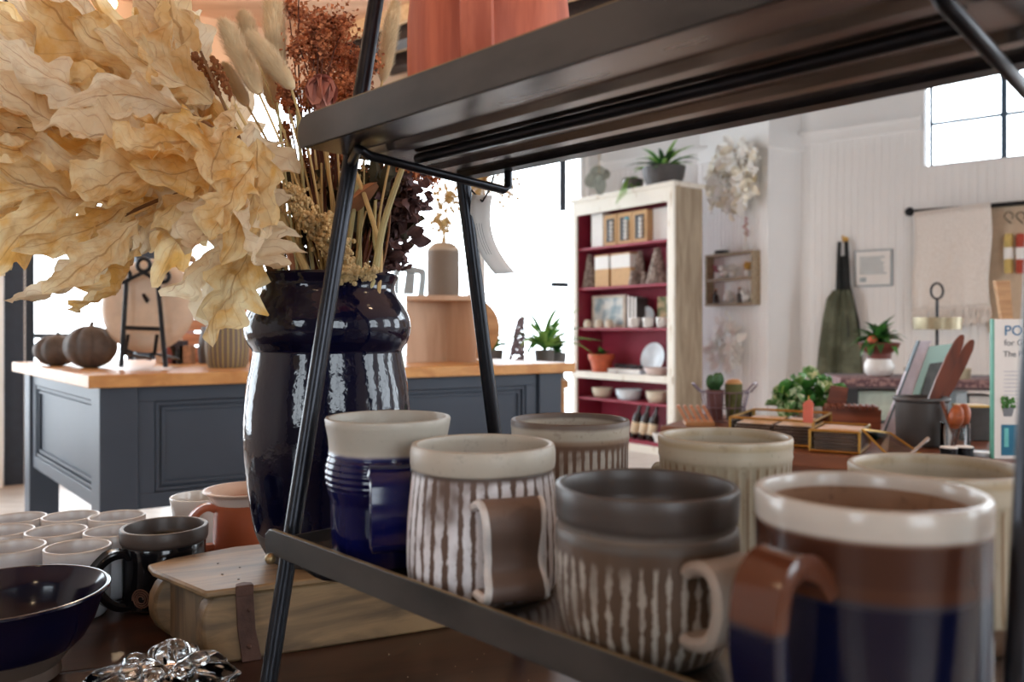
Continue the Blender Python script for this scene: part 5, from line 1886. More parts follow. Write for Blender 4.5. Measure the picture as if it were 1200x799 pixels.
MB().slab(pic, (0, .002, 0)).build('cover_picture', mat('dark_photo', S(56, 58, 54), .5, var=.4, scale=30), t, False)
# dark pot with two wooden paddles
loc = Vector((P(1081, 0, 2.18).x, 2.185, RTZ + .0005))
kk = 2.18 / F
t = thing('utensil_pot', 'charcoal stoneware pot holding two wooden paddles', 'pot', loc)
MB().lathe(mug_body([(26.5 * kk, .001), (27.5 * kk, .006), (28.5 * kk, .115), (31 * kk, .121), (31 * kk, .126)], .005), 48).build('pot', mat('charcoal_stone', S(72, 68, 66), .5, var=.12, scale=12), t)
M_pad = wood('cherry_paddle', S(118, 58, 34), S(74, 36, 24), .35, (8, 8, 1), 3)
for i, (x, tp_, lb) in enumerate(((-.0, (1128, 392), 'left wooden paddle standing in the charcoal pot'), (.03, (1140, 398), 'right wooden paddle standing in the charcoal pot'))):
    e = P(tp_[0], tp_[1], 2.2 + .02 * i) - (loc + Vector((0, .012 * i, .012)))
    L = e.length
    t = thing('wooden_paddle', lb, 'paddle', loc + Vector((-.025 + .03 * i, -.006 + .018 * i, .012)))
    e = P(tp_[0], tp_[1], 2.2 + .02 * i) - t.location
    L = e.length
    ax = e.normalized()
    yv = Vector((0, 1, 0)).cross(ax).normalized()
    zv = ax.cross(yv)
    M = Matrix((ax, yv, zv)).transposed().to_4x4()
    hw_ = [(0, .007), (.3, .009), (.42, .012), (.55, .0150), (.75, .0155), (.92, .012), (.985, .006), (1, 0.001)]
    poly = [Vector((L * a, b, 0)) for a, b in hw_] + [Vector((L * a, -b, 0)) for a, b in reversed(hw_)]
    MB().at(M).slab([p + Vector((0, 0, -.004)) for p in poly], (0, 0, .008)).build('paddle', M_pad, t, False, .002)
# spoons in a glass jar
M_spoon = wood('orange_spoon_wood', S(184, 96, 48), S(140, 66, 32), .4)
loc = Vector((P(1118, 0, 2.08).x, 2.075, RTZ + .0005))
t = thing('glass_jar', 'small clear glass jar holding little wooden spoons', 'jar', loc)
MB().lathe(mug_body([(.030, .001), (.034, .006), (.034, .066), (.035, .07)], .0022), 32).build('jar', pane_glass('jar_glass'), t)
for i, (px, py, lb) in enumerate(((1122, 478, 'left orange-brown spoon in the glass jar'), (1131, 476, 'right orange-brown spoon in the glass jar'), (1104, 470, 'dark slim stick in the glass jar'))):
    t = thing('wooden_spoon' if i < 2 else 'dark_stick', lb, 'spoon' if i < 2 else 'stick', loc + Vector((-.012 + .010 * i, .004 * i - .004, .005)))
    e = P(px, py, 2.08 + .01 * i) - t.location
    MB().tube([(0, 0, 0), e * .5, e * .62], [.003, .0035, .004], 8).build('shaft', M_pad if i < 2 else M_brown_wood, t)
    if i < 2:
        M = Matrix.Translation(e * .78) @ Matrix.Rotation(.15, 4, 'Y')
        MB().at(M).ball((0, 0, 0), .0185, 16, 10, 1.7, mod=None).build('bowl', M_spoon, t)
    else:
        MB().tube([e * .6, e], [.004, .0055], 8).build('tip', M_brown_wood, t)
# tins, white disc, slate box
M_tin = mat('black_tin', S(34, 34, 38), .25, .6)
for i, (px, lb) in enumerate(((1107, 'left of the two small black tins with pale lids'), (1128, 'right of the two small black tins with pale lids'))):
    loc = Vector((P(px, 0, 1.99).x, 1.97 + .012 * i, RTZ + .0005))
    t = thing('black_tin', lb, 'tin', loc, 0, 'small black tins')
    r = .0198
    MB().lathe([(0, 0), (r, 0), (r, .017), (r * 1.04, .0172), (r * 1.04, .023), (0, .023)], 28).build('tin', M_tin, t)
    MB().lathe([(0, .0231), (r, .0231), (r * .98, .0255), (0, .0258)], 28).build('lid', M_paper, t)
o = MB().lathe([(0, 0), (.028, 0), (.03, .003), (.03, .009), (.026, .011), (0, .011)], 32).build('round_dish', M_bluewhite, None, loc=Vector((P(1150, 0, 2.0).x, 2.0, RTZ + .0005)))
tag(o, 'flat white round dish beside the black tins', 'dish')
loc = Vector((P(1148, 0, 2.25).x, 2.26, RTZ + .0005))
t = thing('slate_box', 'dark grey upright box left of the white sign', 'box', loc, -.1)
MB().span((-.042, 0, 0), (.034, .06, .092)).build('box', M_greybox, t, False, .002)
MB().span((-.043, -.001, .092), (.035, .061, .097)).build('brass_rim', M_brass, t, False)
# the white sign with print
ys = 1.95
t = thing('info_sign', 'tall white printed sign board behind the rack post', 'sign', Vector((P(1165, 0, ys).x, ys, RTZ + .0005)), -.05)
W_, Hs = 92 * ys / F, (P(1165, 374, ys).z - RTZ)
MB().span((0, 0, 0), (W_, .012, Hs)).build('board', M_paper, t, False)
MB().span((-.004, -.001, 0), (.0, .012, Hs)).build('green_edge', mat('green_edge', S(96, 170, 150), .5), t, False)
M_blue = mat('print_blue', S(52, 124, 172), .6)
M_gprint = mat('print_grey', S(120, 124, 130), .6)


def text(s, x, z, size, m, parent, y=-.0012):
    cu = bpy.data.curves.new('lettering', 'FONT')
    cu.body = s
    cu.size = size
    cu.extrude = .0003
    cu.materials.append(m)
    o = bpy.data.objects.new('lettering', cu)
    COL.objects.link(o)
    o.parent = parent
    o.location = (x, y, z)
    o.rotation_euler = (pi / 2, 0, 0)
    me = bpy.data.meshes.new_from_object(o)
    m2 = link('lettering', me, parent)
    m2.location, m2.rotation_euler = o.location, o.rotation_euler
    bpy.data.objects.remove(o)
    m2.name = 'lettering'
    return m2


ks = ys / F
text('PO', 11 * ks, Hs - 19 * ks, 16.5 * ks, M_blue, t)
text('for G', 11 * ks, Hs - 31 * ks, 10 * ks, M_gprint, t)
text('The P', 10 * ks, Hs - 44 * ks, 9.5 * ks, M_gprint, t)
mb = MB()
for i in range(10):
    mb.span((11 * ks, -.001, Hs - (62 + i * 4.6) * ks), ((27 + 45 * R.random()) * ks, 0, Hs - (60.8 + i * 4.6) * ks))
mb.build('text_line', mat('faint_text', S(206, 206, 212), .7), t, False)['kind'] = 'stuff'
MB().span((8 * ks, -.001, .0 + 4 * ks), (34 * ks, 0, .0 + 40 * ks)).build('blue_panel', mat('deep_teal', S(36, 116, 150), .6), t, False)
MB().span((11 * ks, -.002, 14 * ks), (16 * ks, -.001, 36 * ks)).build('light_panel', mat('light_teal', S(110, 200, 200), .6), t, False)
MB().slab([(9 * ks, -.001, Hs - 103 * ks), (11 * ks, -.001, Hs - 114 * ks), (20 * ks, -.001, Hs - 114 * ks), (23 * ks, -.001, Hs - 103 * ks)], (0, .001, 0)).build('printed_pot', M_gprint, t, False)
mb = MB()
for i in range(26):
    mb.ball(((9 + R.random() * 14) * ks, -.001, Hs - (92 + R.random() * 11) * ks), .0042, 6, 4)
mb.build('printed_leaves', M_green, t)['kind'] = 'stuff'

# ------------------------------------------------------------------ dark table further back
yt = 4.15
bt0 = thing('dark_side_table', 'long dark table in front of the boarded wall', 'table', (P(1000, 0, yt).x, yt, 0), -.22)
zt2 = P(1000, 444, yt).z
MB().span((-.06, 0, zt2 - .05), (1.25, .55, zt2)).build('tabletop', mat('dark_purple_wood', S(70, 54, 56), .5, var=.15), bt0, False)
n = Nodes('patterned_runner')
n.set(col=n.mix(n.smooth(n.noise(40, 3), .45, .55), S(96, 70, 76), S(150, 120, 118)), rough=.8)
MB().span((-.062, -.004, zt2 - .035), (1.252, .3, zt2 + .003)).build('runner', n.m, bt0, False)
for x in (-.04, 1.16):
    for y in (.03, .45):
        MB().span((x, y, 0), (x + .07, y + .07, zt2 - .05)).build('leg', M_black_matte, bt0, False)
MB().span((-.0, .05, .55), (1.2, .5, .58)).build('lower_shelf', M_black_matte, bt0, False)


def on_t2(px, dy=.12):
    return Vector((P(px, 0, yt).x, yt + dy - .2236 * (P(px, 0, yt).x - P(1000, 0, yt).x), zt2 + .0036))


k4 = 4.2 / F
loc = on_t2(1046, .2)
t = thing('footed_planter', 'white footed planter with a red dish and leafy plant', 'plant', loc)
MB().lathe(mug_body([(.05, .001), (.07, .02), (.075, .06), (.05, .11), (.04, .12)], .006), 28).build('white_pot', M_white, t)
MB().lathe(mug_body([(.06, .121), (.095, .15), (.105, .175)], .008), 32).build('red_dish', mat('dark_red_dish', S(112, 52, 44), .5, var=.15), t)
rosette(t, 52, .17, .05, [M_green_dark, M_green, M_green], (15, 88), 1.2, (0, 0, .17))
MB().ball((-.055, -.05, .19), .026, 12, 8).build('red_fruit', M_terra, t)
loc = on_t2(1104, .15)
t = thing('tiered_tray', 'tiered metal tray with ring handle in front of the towel', 'tray', loc)
z1_, z2_ = P(1104, 386, 4.2).z - loc.z, P(1104, 372, 4.2).z - loc.z
MB().tube([(0, 0, .0), (0, 0, P(1104, 350, 4.2).z - loc.z)], .008, 8).build('pole', M_black, t)
zc = P(1104, 341, 4.2).z - loc.z
MB().tube([(.031 * cos(a), 0, zc + .04 * sin(a)) for a in [2 * pi * i / 24 for i in range(25)]], .006, 8, False).build('ring', M_black, t)
M_tray2 = mat('aged_tin', S(176, 164, 136), .35, .6, var=.15)
MB().lathe([(0, z1_), (.112, z1_), (.116, z2_), (.110, z2_), (.107, z1_ + .006), (0, z1_ + .006)], 40).build('upper_tray', M_tray2, t)
MB().lathe([(0, 0), (.15, 0), (.155, .05), (.149, .05), (.146, .007), (0, .006)], 40).build('lower_tray', M_tray2, t)
loc = on_t2(1133, .32)
lathe_thing('bell_jar', 'grey-green lidded jar on the dark table behind the paddles', 'jar', loc, [(0, 0), (.05, 0), (.055, .05), (.05, .10), (.02, .13), (.025, .15), (0, .155)], mat('grey_green', S(110, 108, 92), .4))
lathe_thing('white_candle', 'cream pillar candle on the dark table left of the sign', 'candle', on_t2(1160, .08), [(0, 0), (.03, 0), (.03, .085), (.026, .088), (0, .086)], M_cream)
lo = P(1160, 388, 4.6)
o = MB().slab([(-.045, 0, .30), (.03, 0, .30), (.065, 0, -.19), (.035, 0, -.20)], (0, .03, 0)).build('wooden_cone', M_tan_wood, None, False, loc=Vector((P(1158, 0, 4.5).x, 4.35, zt2 + .21)))
tag(o, 'slim tan wooden wedge standing behind the candle', 'ornament')
# boxes on the lower shelf and in front
for i, (px0, px1, py0, c, lb) in enumerate(((1000, 1052, 458, (200, 214, 200), 'pale green box at the left on the low shelf of the dark table'), (1108, 1120, 455, (190, 206, 214), 'pale blue box on the low shelf beneath the jar'), (1122, 1150, 462, (226, 222, 216), 'white ribbed basket on the low shelf behind the spoons'))):
    x0, x1 = P(px0, 0, 4.25).x, P(px1, 0, 4.25).x
    h = P(px0, py0, 4.25).z - .58
    yb_ = yt + .12 - .2236 * ((x0 + x1) / 2 - P(1000, 0, yt).x)
    t = thing('storage_box', lb, 'box', ((x0 + x1) / 2, yb_, .5805), -.22)
    w = (x1 - x0) / 2
    MB().span((-w, 0, 0), (w, .2, h - .012)).build('box', mat('box_side_%d' % i, S(*[min(255, q + 14) for q in c]), .6), t, False, .003)
    MB().span((-w - .003, -.003, h - .012), (w + .003, .203, h)).build('lid', mat('box_lid_%d' % i, S(*c), .6), t, False, .002)

# ================================================================== DRIED FLOWERS IN THE DARK VASE
R.seed(21)
VX, VY = VC.x, VC.y
MOUTH = Vector((VX, VY, VTOP))


def foot_in_vase(spread=.05):
    a, r = R.uniform(0, 2 * pi), R.uniform(0, spread)
    return Vector((VX + r * cos(a), VY + r * sin(a), VTOP - .10))


n = Nodes('papery_leaf')
uv = n.coord('UV')
us = n.sep(uv)
U, V = us[0], us[1]
obj = n.n('ShaderNodeObjectInfo').outputs['Random']
du = n.math('ABSOLUTE', n.math('SUBTRACT', U, .5))
mid = n.math('SUBTRACT', 1.0, n.smooth(du, .008, .022))
ph = n.math('FRACT', n.math('SUBTRACT', n.math('MULTIPLY', V, 7.0), n.math('MULTIPLY', du, 5.0)))
side = n.math('SUBTRACT', 1.0, n.smooth(n.math('ABSOLUTE', n.math('SUBTRACT', ph, .5)), .02, .06))
vein = n.math('MAXIMUM', mid, n.math('MULTIPLY', side, .45))
f1 = n.smooth(n.noise(22, 4), .35, .68)
f2 = n.smooth(n.noise(60, 4), .5, .75)
base = n.mix(f1, S(250, 232, 188), S(234, 188, 108))
base = n.mix(n.math('MULTIPLY', n.smooth(obj, .35, .9), .8), base, S(248, 238, 216))
base = n.mix(n.math('MULTIPLY', f2, .3), base, S(196, 148, 84))
base = n.mix(n.math('MULTIPLY', vein, .5), base, S(172, 118, 58))
n.set(col=base, rough=.6, spec=.3)
n.bump(n.math('ADD', n.math('ADD', n.noise(45, 5), n.noise(110, 4)), n.math('MULTIPLY', vein, .5)), .6, .004)
tr = n.n('ShaderNodeBsdfTranslucent')
n.link(base, tr.inputs[0])
mx = n.n('ShaderNodeMixShader')
mx.inputs[0].default_value = .45
n.link(n.b.outputs[0], mx.inputs[1])
n.link(tr.outputs[0], mx.inputs[2])
n.link(mx.outputs[0], n.out.inputs[0])
M_leaf = n.m


def leaf_mesh(L, W, seed):
    rr = random.Random(seed)
    nl = rr.choice((2.6, 3, 3.4, 4))
    bend, cup, tw = rr.uniform(-.5, 1.3), rr.uniform(-.3, 1.1), rr.uniform(-1.2, 1.2)
    sway = rr.uniform(-.3, .3)
    o = Vector((seed * 3.7, seed * 1.3, 0))

    def fn(u, v):
        s = (u - .5) * 2
        k = (v * nl + (.15 if s > 0 else .45)) % 1.0
        lobe = k / .68 if k < .68 else 1 - (k - .68) / .32
        lobe *= .7 + .6 * noise.noise(Vector((v * 2.2, s * .6, seed * 2.3)))
        env = sin(pi * min(1, .03 + v * .97) ** .9) ** .65
        hw = W * .5 * env * (.48 + .70 * max(0, lobe))
        fwd = abs(s) ** 1.6 * L * .11 * (.6 + .6 * lobe)
        x, y = s * hw, v * L + fwd * (1 - v * .8)
        q = Vector((x * 34, y * 9, 0)) + o                 # long folds that run with the leaf
        z = cup * abs(s) ** 1.5 * hw * .75
        z += .30 * hw * sin(v * 8 + seed + s * 2.4) * abs(s) ** 1.3
        z += noise.noise(q * .8) * .022 + noise.noise(q * 2.0) * .010 + noise.noise(q * 4.2) * .0045
        q2 = Vector((x * 40, y * 40, 3)) + o
        z += noise.noise(q2) * .009 + noise.noise(q2 * 2.4) * .0055
        x += noise.noise(q2 * .7 + Vector((7, 3, 1))) * .006 + sway * L * v * v
        y += noise.noise(q2 * .8 + Vector((1, 9, 4))) * .005
        a = tw * v
        x, z = x * cos(a) - z * sin(a), x * sin(a) + z * cos(a)
        b = bend * v
        r = y - v * L
        yy = L * (sin(b) / bend if abs(bend) > .05 else v) + r * cos(b) - z * sin(b) * .6
        zz = L * ((1 - cos(b)) / bend if abs(bend) > .05 else 0) + z * cos(b) + r * sin(b)
        return Vector((x, yy, zz))
    mb = MB().grid(fn, 18, 30, uv=True)
    me = mb.mesh('leaf', M_leaf, fix=False, angle=80)
    me['length'] = L
    return me


LEAVES = [leaf_mesh(R.uniform(.140, .185), R.uniform(.075, .105), s) for s in range(22)]
bough = thing('dried_leaf_bough', 'bough of large papery cream oak leaves fanning left from the dark vase', 'dried leaves', (VX, VY, VTOP))
M_twig = mat('brown_twig', S(120, 82, 48), .7, var=.2)


def put_leaf(base, tip, me, roll, lift):
    """leaf from its stalk end towards the tip"""
    d = (tip - base)
    dist = d.length
    d.normalize()
    nrm = Vector((0, -1, 0)) + Vector((R.uniform(-.5, .5), 0, lift))
    x = d.cross(nrm).normalized()
    z = x.cross(d).normalized()
    M = Matrix((x, d, z)).transposed() @ Matrix.Rotation(roll, 3, 'Y')
    o = link('leaf', me, bough)
    o.location = base - bough.location
    o.rotation_euler = M.to_euler()
    k = min(1.15, max(.62, 1.3 * dist / me['length'])) * R.uniform(.95, 1.08)
    o.scale = (k, k, k)
    return o


hub = [(300, 205), (285, 150), (270, 250), (255, 110), (225, 60), (190, 170), (215, 215)]
HB = [P(x, y, .86) for x, y in hub]
# the main visible leaves: stalk px, tip px, depth
main = [((238, 112), (172, -12), .88), ((228, 85), (196, -12), .90), ((240, 130), (205, 10), .87), ((225, 120), (112, 50), .84), ((140, 95), (97, 2), .86), ((170, 95), (52, 38), .88), ((120, 95), (12, 38), .90), ((230, 130), (120, 95), .80),
        ((90, 110), (-30, 20), .92), ((90, 120), (-30, 60), .86), ((60, 130), (-50, 115), .82), ((130, 150), (10, 140), .80), ((110, 190), (-25, 170), .84), ((60, 190), (-40, 205), .88), ((200, 160), (85, 165), .78),
        ((150, 205), (18, 218), .80), ((120, 225), (2, 255), .82), ((170, 225), (50, 250), .78), ((110, 255), (5, 295), .83), ((95, 265), (-8, 322), .86), ((150, 245), (60, 300), .80),
        ((160, 255), (100, 330), .77), ((150, 275), (85, 372), .82), ((165, 285), (120, 375), .80), ((175, 250), (140, 300), .84), ((200, 235), (135, 265), .86),
        ((230, 180), (145, 205), .76), ((260, 180), (180, 235), .76), ((270, 190), (205, 255), .80), ((285, 200), (240, 300), .78), ((288, 240), (245, 345), .80), ((295, 270), (268, 385), .78),
        ((278, 250), (268, 352), .82), ((300, 230), (285, 330), .76), ((300, 180), (250, 260), .74), ((300, 160), (305, 270), .78), ((270, 140), (235, 210), .77), ((290, 145), (312, 235), .82),
        ((250, 140), (180, 150), .80), ((250, 120), (150, 60), .84), ((220, 100), (130, 62), .80), ((262, 150), (290, 165), .80), ((290, 185), (318, 265), .80),
        ((296, 240), (304, 322), .84), ((240, 160), (150, 185), .74), ((210, 190), (100, 200), .74), ((180, 120), (60, 90), .80), ((150, 130), (30, 95), .78), ((190, 85), (90, 62), .90), ((120, 75), (0, 40), .93),
        ((250, 220), (180, 262), .88), ((225, 205), (150, 240), .90), ((60, 240), (-40, 270), .87), ((140, 110), (60, 55), .93), ((205, 70), (160, 5), .92), ((60, 160), (-40, 150), .84)]
for i, (b, tip, Y) in enumerate(main):
    put_leaf(P(b[0], b[1], Y + .02), P(tip[0], tip[1], Y - .02), LEAVES[i % len(LEAVES)], R.uniform(-.85, .85), R.uniform(-.4, 1.0))
# filling leaves deeper in the bough
for i in range(62):
    while True:
        x, y = R.uniform(-10, 300), R.uniform(30, 262)
        if y < 275 - max(0, 110 - x) * .12 and not (x < 155 and y < 78) and not (x > 200 and y < 60 + (x - 200) * 1.1):
            break
    hx, hy = 330, 210
    a = atan2(y - hy, x - hx) + R.uniform(-.4, .4)
    Y = R.uniform(.82, 1.02)
    b = P(x - 45 * cos(a), y - 45 * sin(a), Y)
    tp_ = P(x + 55 * cos(a), y + 55 * sin(a), Y + R.uniform(-.05, .05))
    put_leaf(b, tp_, R.choice(LEAVES), R.uniform(-.9, .9), R.uniform(-.5, .9))
stems = [[(330, 330), (318, 240), (285, 180), (215, 130), (120, 110)], [(325, 330), (312, 230), (270, 140), (235, 60)], [(322, 330), (305, 250), (250, 200), (150, 190), (60, 200)],
         [(320, 330), (300, 270), (235, 225), (150, 250), (95, 290)], [(318, 330), (298, 280), (285, 250), (270, 300)]]
for s in stems:
    pts = [Vector((VX - .05, VY, VTOP - .12))] + [P(x, y, .87 - .01 * j) for j, (x, y) in enumerate(s)]
    pts = smooth_path([p - bough.location for p in pts], 5)
    MB().tube(pts, [.0032 - .0018 * i / len(pts) for i in range(len(pts))], 6).build('twig', M_twig, bough)

# ------------------------------------------------------------------ fuzzy grass plumes
M_fuzz = mat('cream_fuzz', S(226, 200, 158), .9, var=.12, scale=30, sheen=.3)


def plume(bot, top, rpx, Y, label, dy=0.0):
    a, b = P(*bot, Y), P(*top, Y + dy)
    k = Y / F
    t = thing('grass_plume', label, 'dried grass', (VX, VY, VTOP))
    L = (b - a).length
    ax = (b - a).normalized()
    o0 = ax.orthogonal().normalized()
    o1 = ax.cross(o0)
    core, r = MB(), rpx * k
    N = 12
    prof = [(0, .25), (.06, .6), (.2, .85), (.5, .95), (.75, .85), (.92, .55), (1, .05)]
    pts = [a + ax * L * q - t.location for q, _ in prof]
    core.tube(pts, [r * .72 * w for _, w in prof], 10)
    core.build('core', M_fuzz, t)
    mb = MB()
    for i in range(2600):
        q = R.random()
        w = 0
        for (q0, w0), (q1, w1) in zip(prof, prof[1:]):
            if q0 <= q <= q1:
                w = w0 + (w1 - w0) * (q - q0) / (q1 - q0)
        an = R.uniform(0, 2 * pi)
        d = o0 * cos(an) + o1 * sin(an)
        p = a + ax * L * q + d * r * .66 * w - t.location
        e = p + (d * R.uniform(.35, .6) + ax * R.uniform(.5, 1.0)) * r * R.uniform(.5, 1.0) * (.5 + w * .5)
        s = ax.cross(d) * .00035
        mb.add([p - s, p + s, e], [(0, 1, 2)])
    mb.build('fuzz', M_fuzz, t, smooth=False, fix=False)['kind'] = 'stuff'
    f = foot_in_vase(.05) - t.location
    MB().tube(smooth_path([f, f * .3 + Vector((0, 0, .02)), (a - t.location) * .6 + Vector((.004, 0, 0)), a - t.location + ax * .005], 6), .0014, 6).build('stem', M_straw, t)


plume((304, 110), (262, 26), 17, .84, 'fuzzy cream grass plume, leftmost of the upright ones by the leaves')
plume((344, 104), (292, 40), 15, .80, 'fuzzy cream grass plume crossing in front of its neighbours')
plume((326, 92), (318, -20), 17, .90, 'tall fuzzy cream grass plume running out of the top of the photo')
plume((300, 70), (285, 16), 14, .93, 'fuzzy cream grass plume behind the two crossing ones')
plume((322, 128), (311, 70), 13, .95, 'short fuzzy grass plume lowest behind the crossing ones')
plume((290, 124), (263, 76), 11, .92, 'small tan grass plume beside the papery leaves')
plume((448, 96), (463, 0), 13, .98, 'fuzzy tan grass plume behind the rack leg above the tray')

# ------------------------------------------------------------------ rust coloured sprays
n = Nodes('rust_floret')
rnd = n.noise(70, 3)
n.set(col=n.mix(n.smooth(rnd, .35, .65), S(140, 76, 46), S(214, 136, 88)), rough=.8)
M_rust2 = n.m
M_rtw2 = mat('rust_twig', S(96, 52, 34), .8)


def spray(label, clouds, count, mt, size, seed, quad=True, tw=26):
    t = thing('dried_flower_spray', label, 'dried flowers', (VX, VY, VTOP))
    rr = random.Random(seed)
    root = foot_in_vase(.04) - t.location
    twig, fl_ = MB(), MB()
    tot = sum(c[4] for c in clouds)
    for (px, py, rx, ry, w, Y) in clouds:
        c = P(px, py, Y) - t.location
        k = Y / F
        nb = max(3, int(tw * w / tot))
        ends = []
        for _ in range(nb):
            d = Vector((rr.gauss(0, .5) * rx * k, rr.gauss(0, .5) * rx * k * .8, rr.gauss(0, .5) * ry * k))
            e = c + d
            ends.append(e)
            twig.tube(smooth_path([root * .9, root * .25 + Vector((c.x * .25, c.y * .25, .03)), c * .7 + d * .25, e], 4), [.0013] * 8 + [.0009] * 5, 4, False)
        for _ in range(int(count * w / tot)):
            e = rr.choice(ends)
            p = e * 1.0 + Vector((rr.gauss(0, .30) * rx * k, rr.gauss(0, .30) * rx * k, rr.gauss(0, .30) * ry * k)) * .75
            s = size * rr.uniform(.6, 1.4)
            a = Vector((rr.gauss(0, 1), rr.gauss(0, 1), rr.gauss(0, 1))).normalized()
            b = a.orthogonal().normalized() * s
            c2 = a.cross(b)
            fl_.add([p - b, p - c2 * .8, p + b, p + c2 * .8 + a * s * .6], [(0, 1, 2, 3)])
            if rr.random() < .25:
                g = p + (e - p) * .6
                sd = a * .0003
                fl_.add([p - sd, p + sd, g], [(0, 1, 2)])
    twig.build('twigs', M_rtw2, t)['kind'] = 'stuff'
    fl_.build('florets', mt, t, smooth=False, fix=False)['kind'] = 'stuff'


spray('rust-brown flower spray rising beside the grass plumes', [(365, 30, 38, 45, 1.1, .92), (352, 85, 22, 45, .9, .90), (395, 90, 42, 45, 1.3, .94), (330, 10, 24, 20, .35, .97), (420, 60, 24, 40, .45, .97), (372, 130, 26, 40, .6, .9)], 8200, M_rust2, .0024, 3)
spray('rust-brown flower spray hanging below the upper tray', [(385, 205, 30, 26, .6, .93), (455, 205, 45, 30, 1.0, .97), (490, 210, 24, 18, .3, 1.0), (340, 150, 16, 30, .3, .93), (430, 225, 24, 26, .45, .96)], 4300, M_rust2, .0023, 5)
# wine-dark crumpled foliage on the right
M_wine = mat('wine_dark_leaf', S(104, 76, 76), .75, var=.35, scale=40)
t = thing('wine_dark_foliage', 'crumpled wine-dark dried foliage at the right of the vase mouth', 'dried leaves', (VX, VY, VTOP))
lm = []
for s in range(6):
    o_ = Vector((s * 2.1, 4, 0))
    lm.append(MB().grid(lambda u, v: Vector(((u - .5) * .022 * sin(pi * (.08 + .87 * v)), .034 * v, noise.noise(Vector((u * 3, v * 3, s * 1.7))) * .012 + (u - .5) ** 2 * .02)), 4, 5).mesh('leaf', M_wine, fix=False))
for i in range(230):
    v = R.random()
    px = 440 + 38 * v + R.gauss(0, 15)
    py = 318 - 108 * v + R.gauss(0, 10)
    if px < 412 or py > 325:
        continue
    o = link('leaf', R.choice(lm), t)
    o.location = P(px, py, .93 + R.uniform(-.03, .05)) - t.location
    o.rotation_euler = (R.uniform(0, 6), R.uniform(0, 6), R.uniform(0, 6))
    k = R.uniform(.3, .75)
    o.scale = (k, k, k)
for i in range(6):
    e = P(455 + 6 * i, 225 + R.uniform(-20, 20), .94) - t.location
    MB().tube(smooth_path([foot_in_vase(.04) - t.location, Vector((.035, .01, .01)), e * .6, e]), .0014, 5).build('stem', M_rtw2, t)
# green-brown leaves between the stems
t = thing('olive_foliage', 'dark olive dried foliage between the pale stems', 'dried leaves', (VX, VY, VTOP))
M_olv = mat('dark_olive_leaf', S(70, 62, 40), .8, var=.4, scale=30)
lm = [MB().grid(lambda u, v: Vector(((u - .5) * .016 * sin(pi * (.08 + .87 * v)), .045 * v, noise.noise(Vector((u * 2, v * 3, s * 2.7))) * .012)), 3, 5).mesh('leaf', M_olv, fix=False) for s in range(4)]
for i in range(170):
    o = link('leaf', R.choice(lm), t)
    px = R.uniform(345, 462)
    o.location = P(px, R.uniform(225, 318), .92 + R.uniform(-.02, .05)) - t.location
    o.rotation_euler = (R.uniform(.8, 2.2), R.uniform(-.8, .8), R.uniform(0, 6))
# straw seed heads
M_seed = mat('straw_seeds', S(208, 180, 130), .75, var=.25, scale=60)


def seed_head(label, path, rpx, Y, m, n_=520):
    t = thing('grain_stalk', label, 'dried grass', (VX, VY, VTOP))
    pts = [P(x, y, Y) - t.location for x, y in path]
    sm = smooth_path(pts, 8)
    mb = MB()
    k = Y / F
    for i in range(n_):
        q = R.random()
        p = sm[min(int(q * len(sm)), len(sm) - 1)]
        r = rpx * k * (.35 + sin(pi * min(1, .12 + q * .88)) * .8)
        d = Vector((R.gauss(0, .5), R.gauss(0, .5), R.gauss(0, .5))) * r
        mb.ball(p + d, R.uniform(.0014, .0028), 5, 4)
    mb.build('seeds', m, t, smooth=False, fix=False)['kind'] = 'stuff'
    f = foot_in_vase(.035) - t.location
    MB().tube(smooth_path([f, pts[-1] * .5 + Vector((0, 0, -.01)), pts[-1], pts[0]], 6), .0018, 5).build('stem', M_straw, t)


seed_head('thick straw-coloured seed head leaning left over the vase mouth', [(345, 225), (360, 255), (385, 285), (405, 305)], 13, .84, M_seed, 950)
seed_head('second straw seed head, just behind the rack leg', [(384, 255), (398, 285), (410, 315)], 10, .83, M_seed, 420)
seed_head('small straw seed head beside the papery leaves', [(312, 215), (322, 245), (334, 275)], 7, .85, M_seed, 260)
seed_head('straw seeds low in the vase mouth right of the rack leg', [(440, 318), (405, 322), (395, 326)], 8, .80, M_seed, 260)
seed_head('thin brown seed spike left of the grass plumes', [(228, 65), (243, 85), (256, 110)], 4, .86, mat('brown_seed', S(140, 84, 44), .8, var=.2), 150)
seed_head('second thin brown seed spike left of the grass plumes', [(250, 70), (262, 95), (273, 118)], 4, .86, bpy.data.materials['brown_seed'], 150)

# stout pale stems
stems_ = [((362, 326), (318, 215), .0050, 'thick straw stem leaning left beside the papery leaves'), ((348, 328), (335, 270), .0048, 'pinkish split stalk, shortest at the left of the vase'),
          ((330, 328), (316, 235), .0022, 'thin grey-green stem at the left of the vase mouth'), ((405, 326), (372, 120), .0026, 'long pale stem rising to the grass plumes'),
          ((420, 328), (425, 215), .0034, 'upright pale green stem right behind the rack leg'), ((436, 328), (472, 195), .0042, 'long pale stem slanting right under the upper tray'),
          ((445, 300), (412, 190), .0030, 'straw stem crossing the slanted one'), ((402, 326), (420, 205), .0040, 'straw stem hidden partly by the rack leg'),
          ((368, 326), (348, 130), .0024, 'long greenish stem left of centre'), ((385, 326), (360, 110), .0022, 'thin straw stem between the plumes'), ((350, 326), (325, 120), .0016, 'thin dark stem near the leaves'),
          ((445, 328), (440, 235), .0024, 'short straw stem at the right of the vase mouth')]
M_gstraw = mat('greenish_straw', S(172, 160, 112), .7, var=.15)
M_pstraw = mat('pinkish_straw', S(206, 150, 122), .7, var=.12)
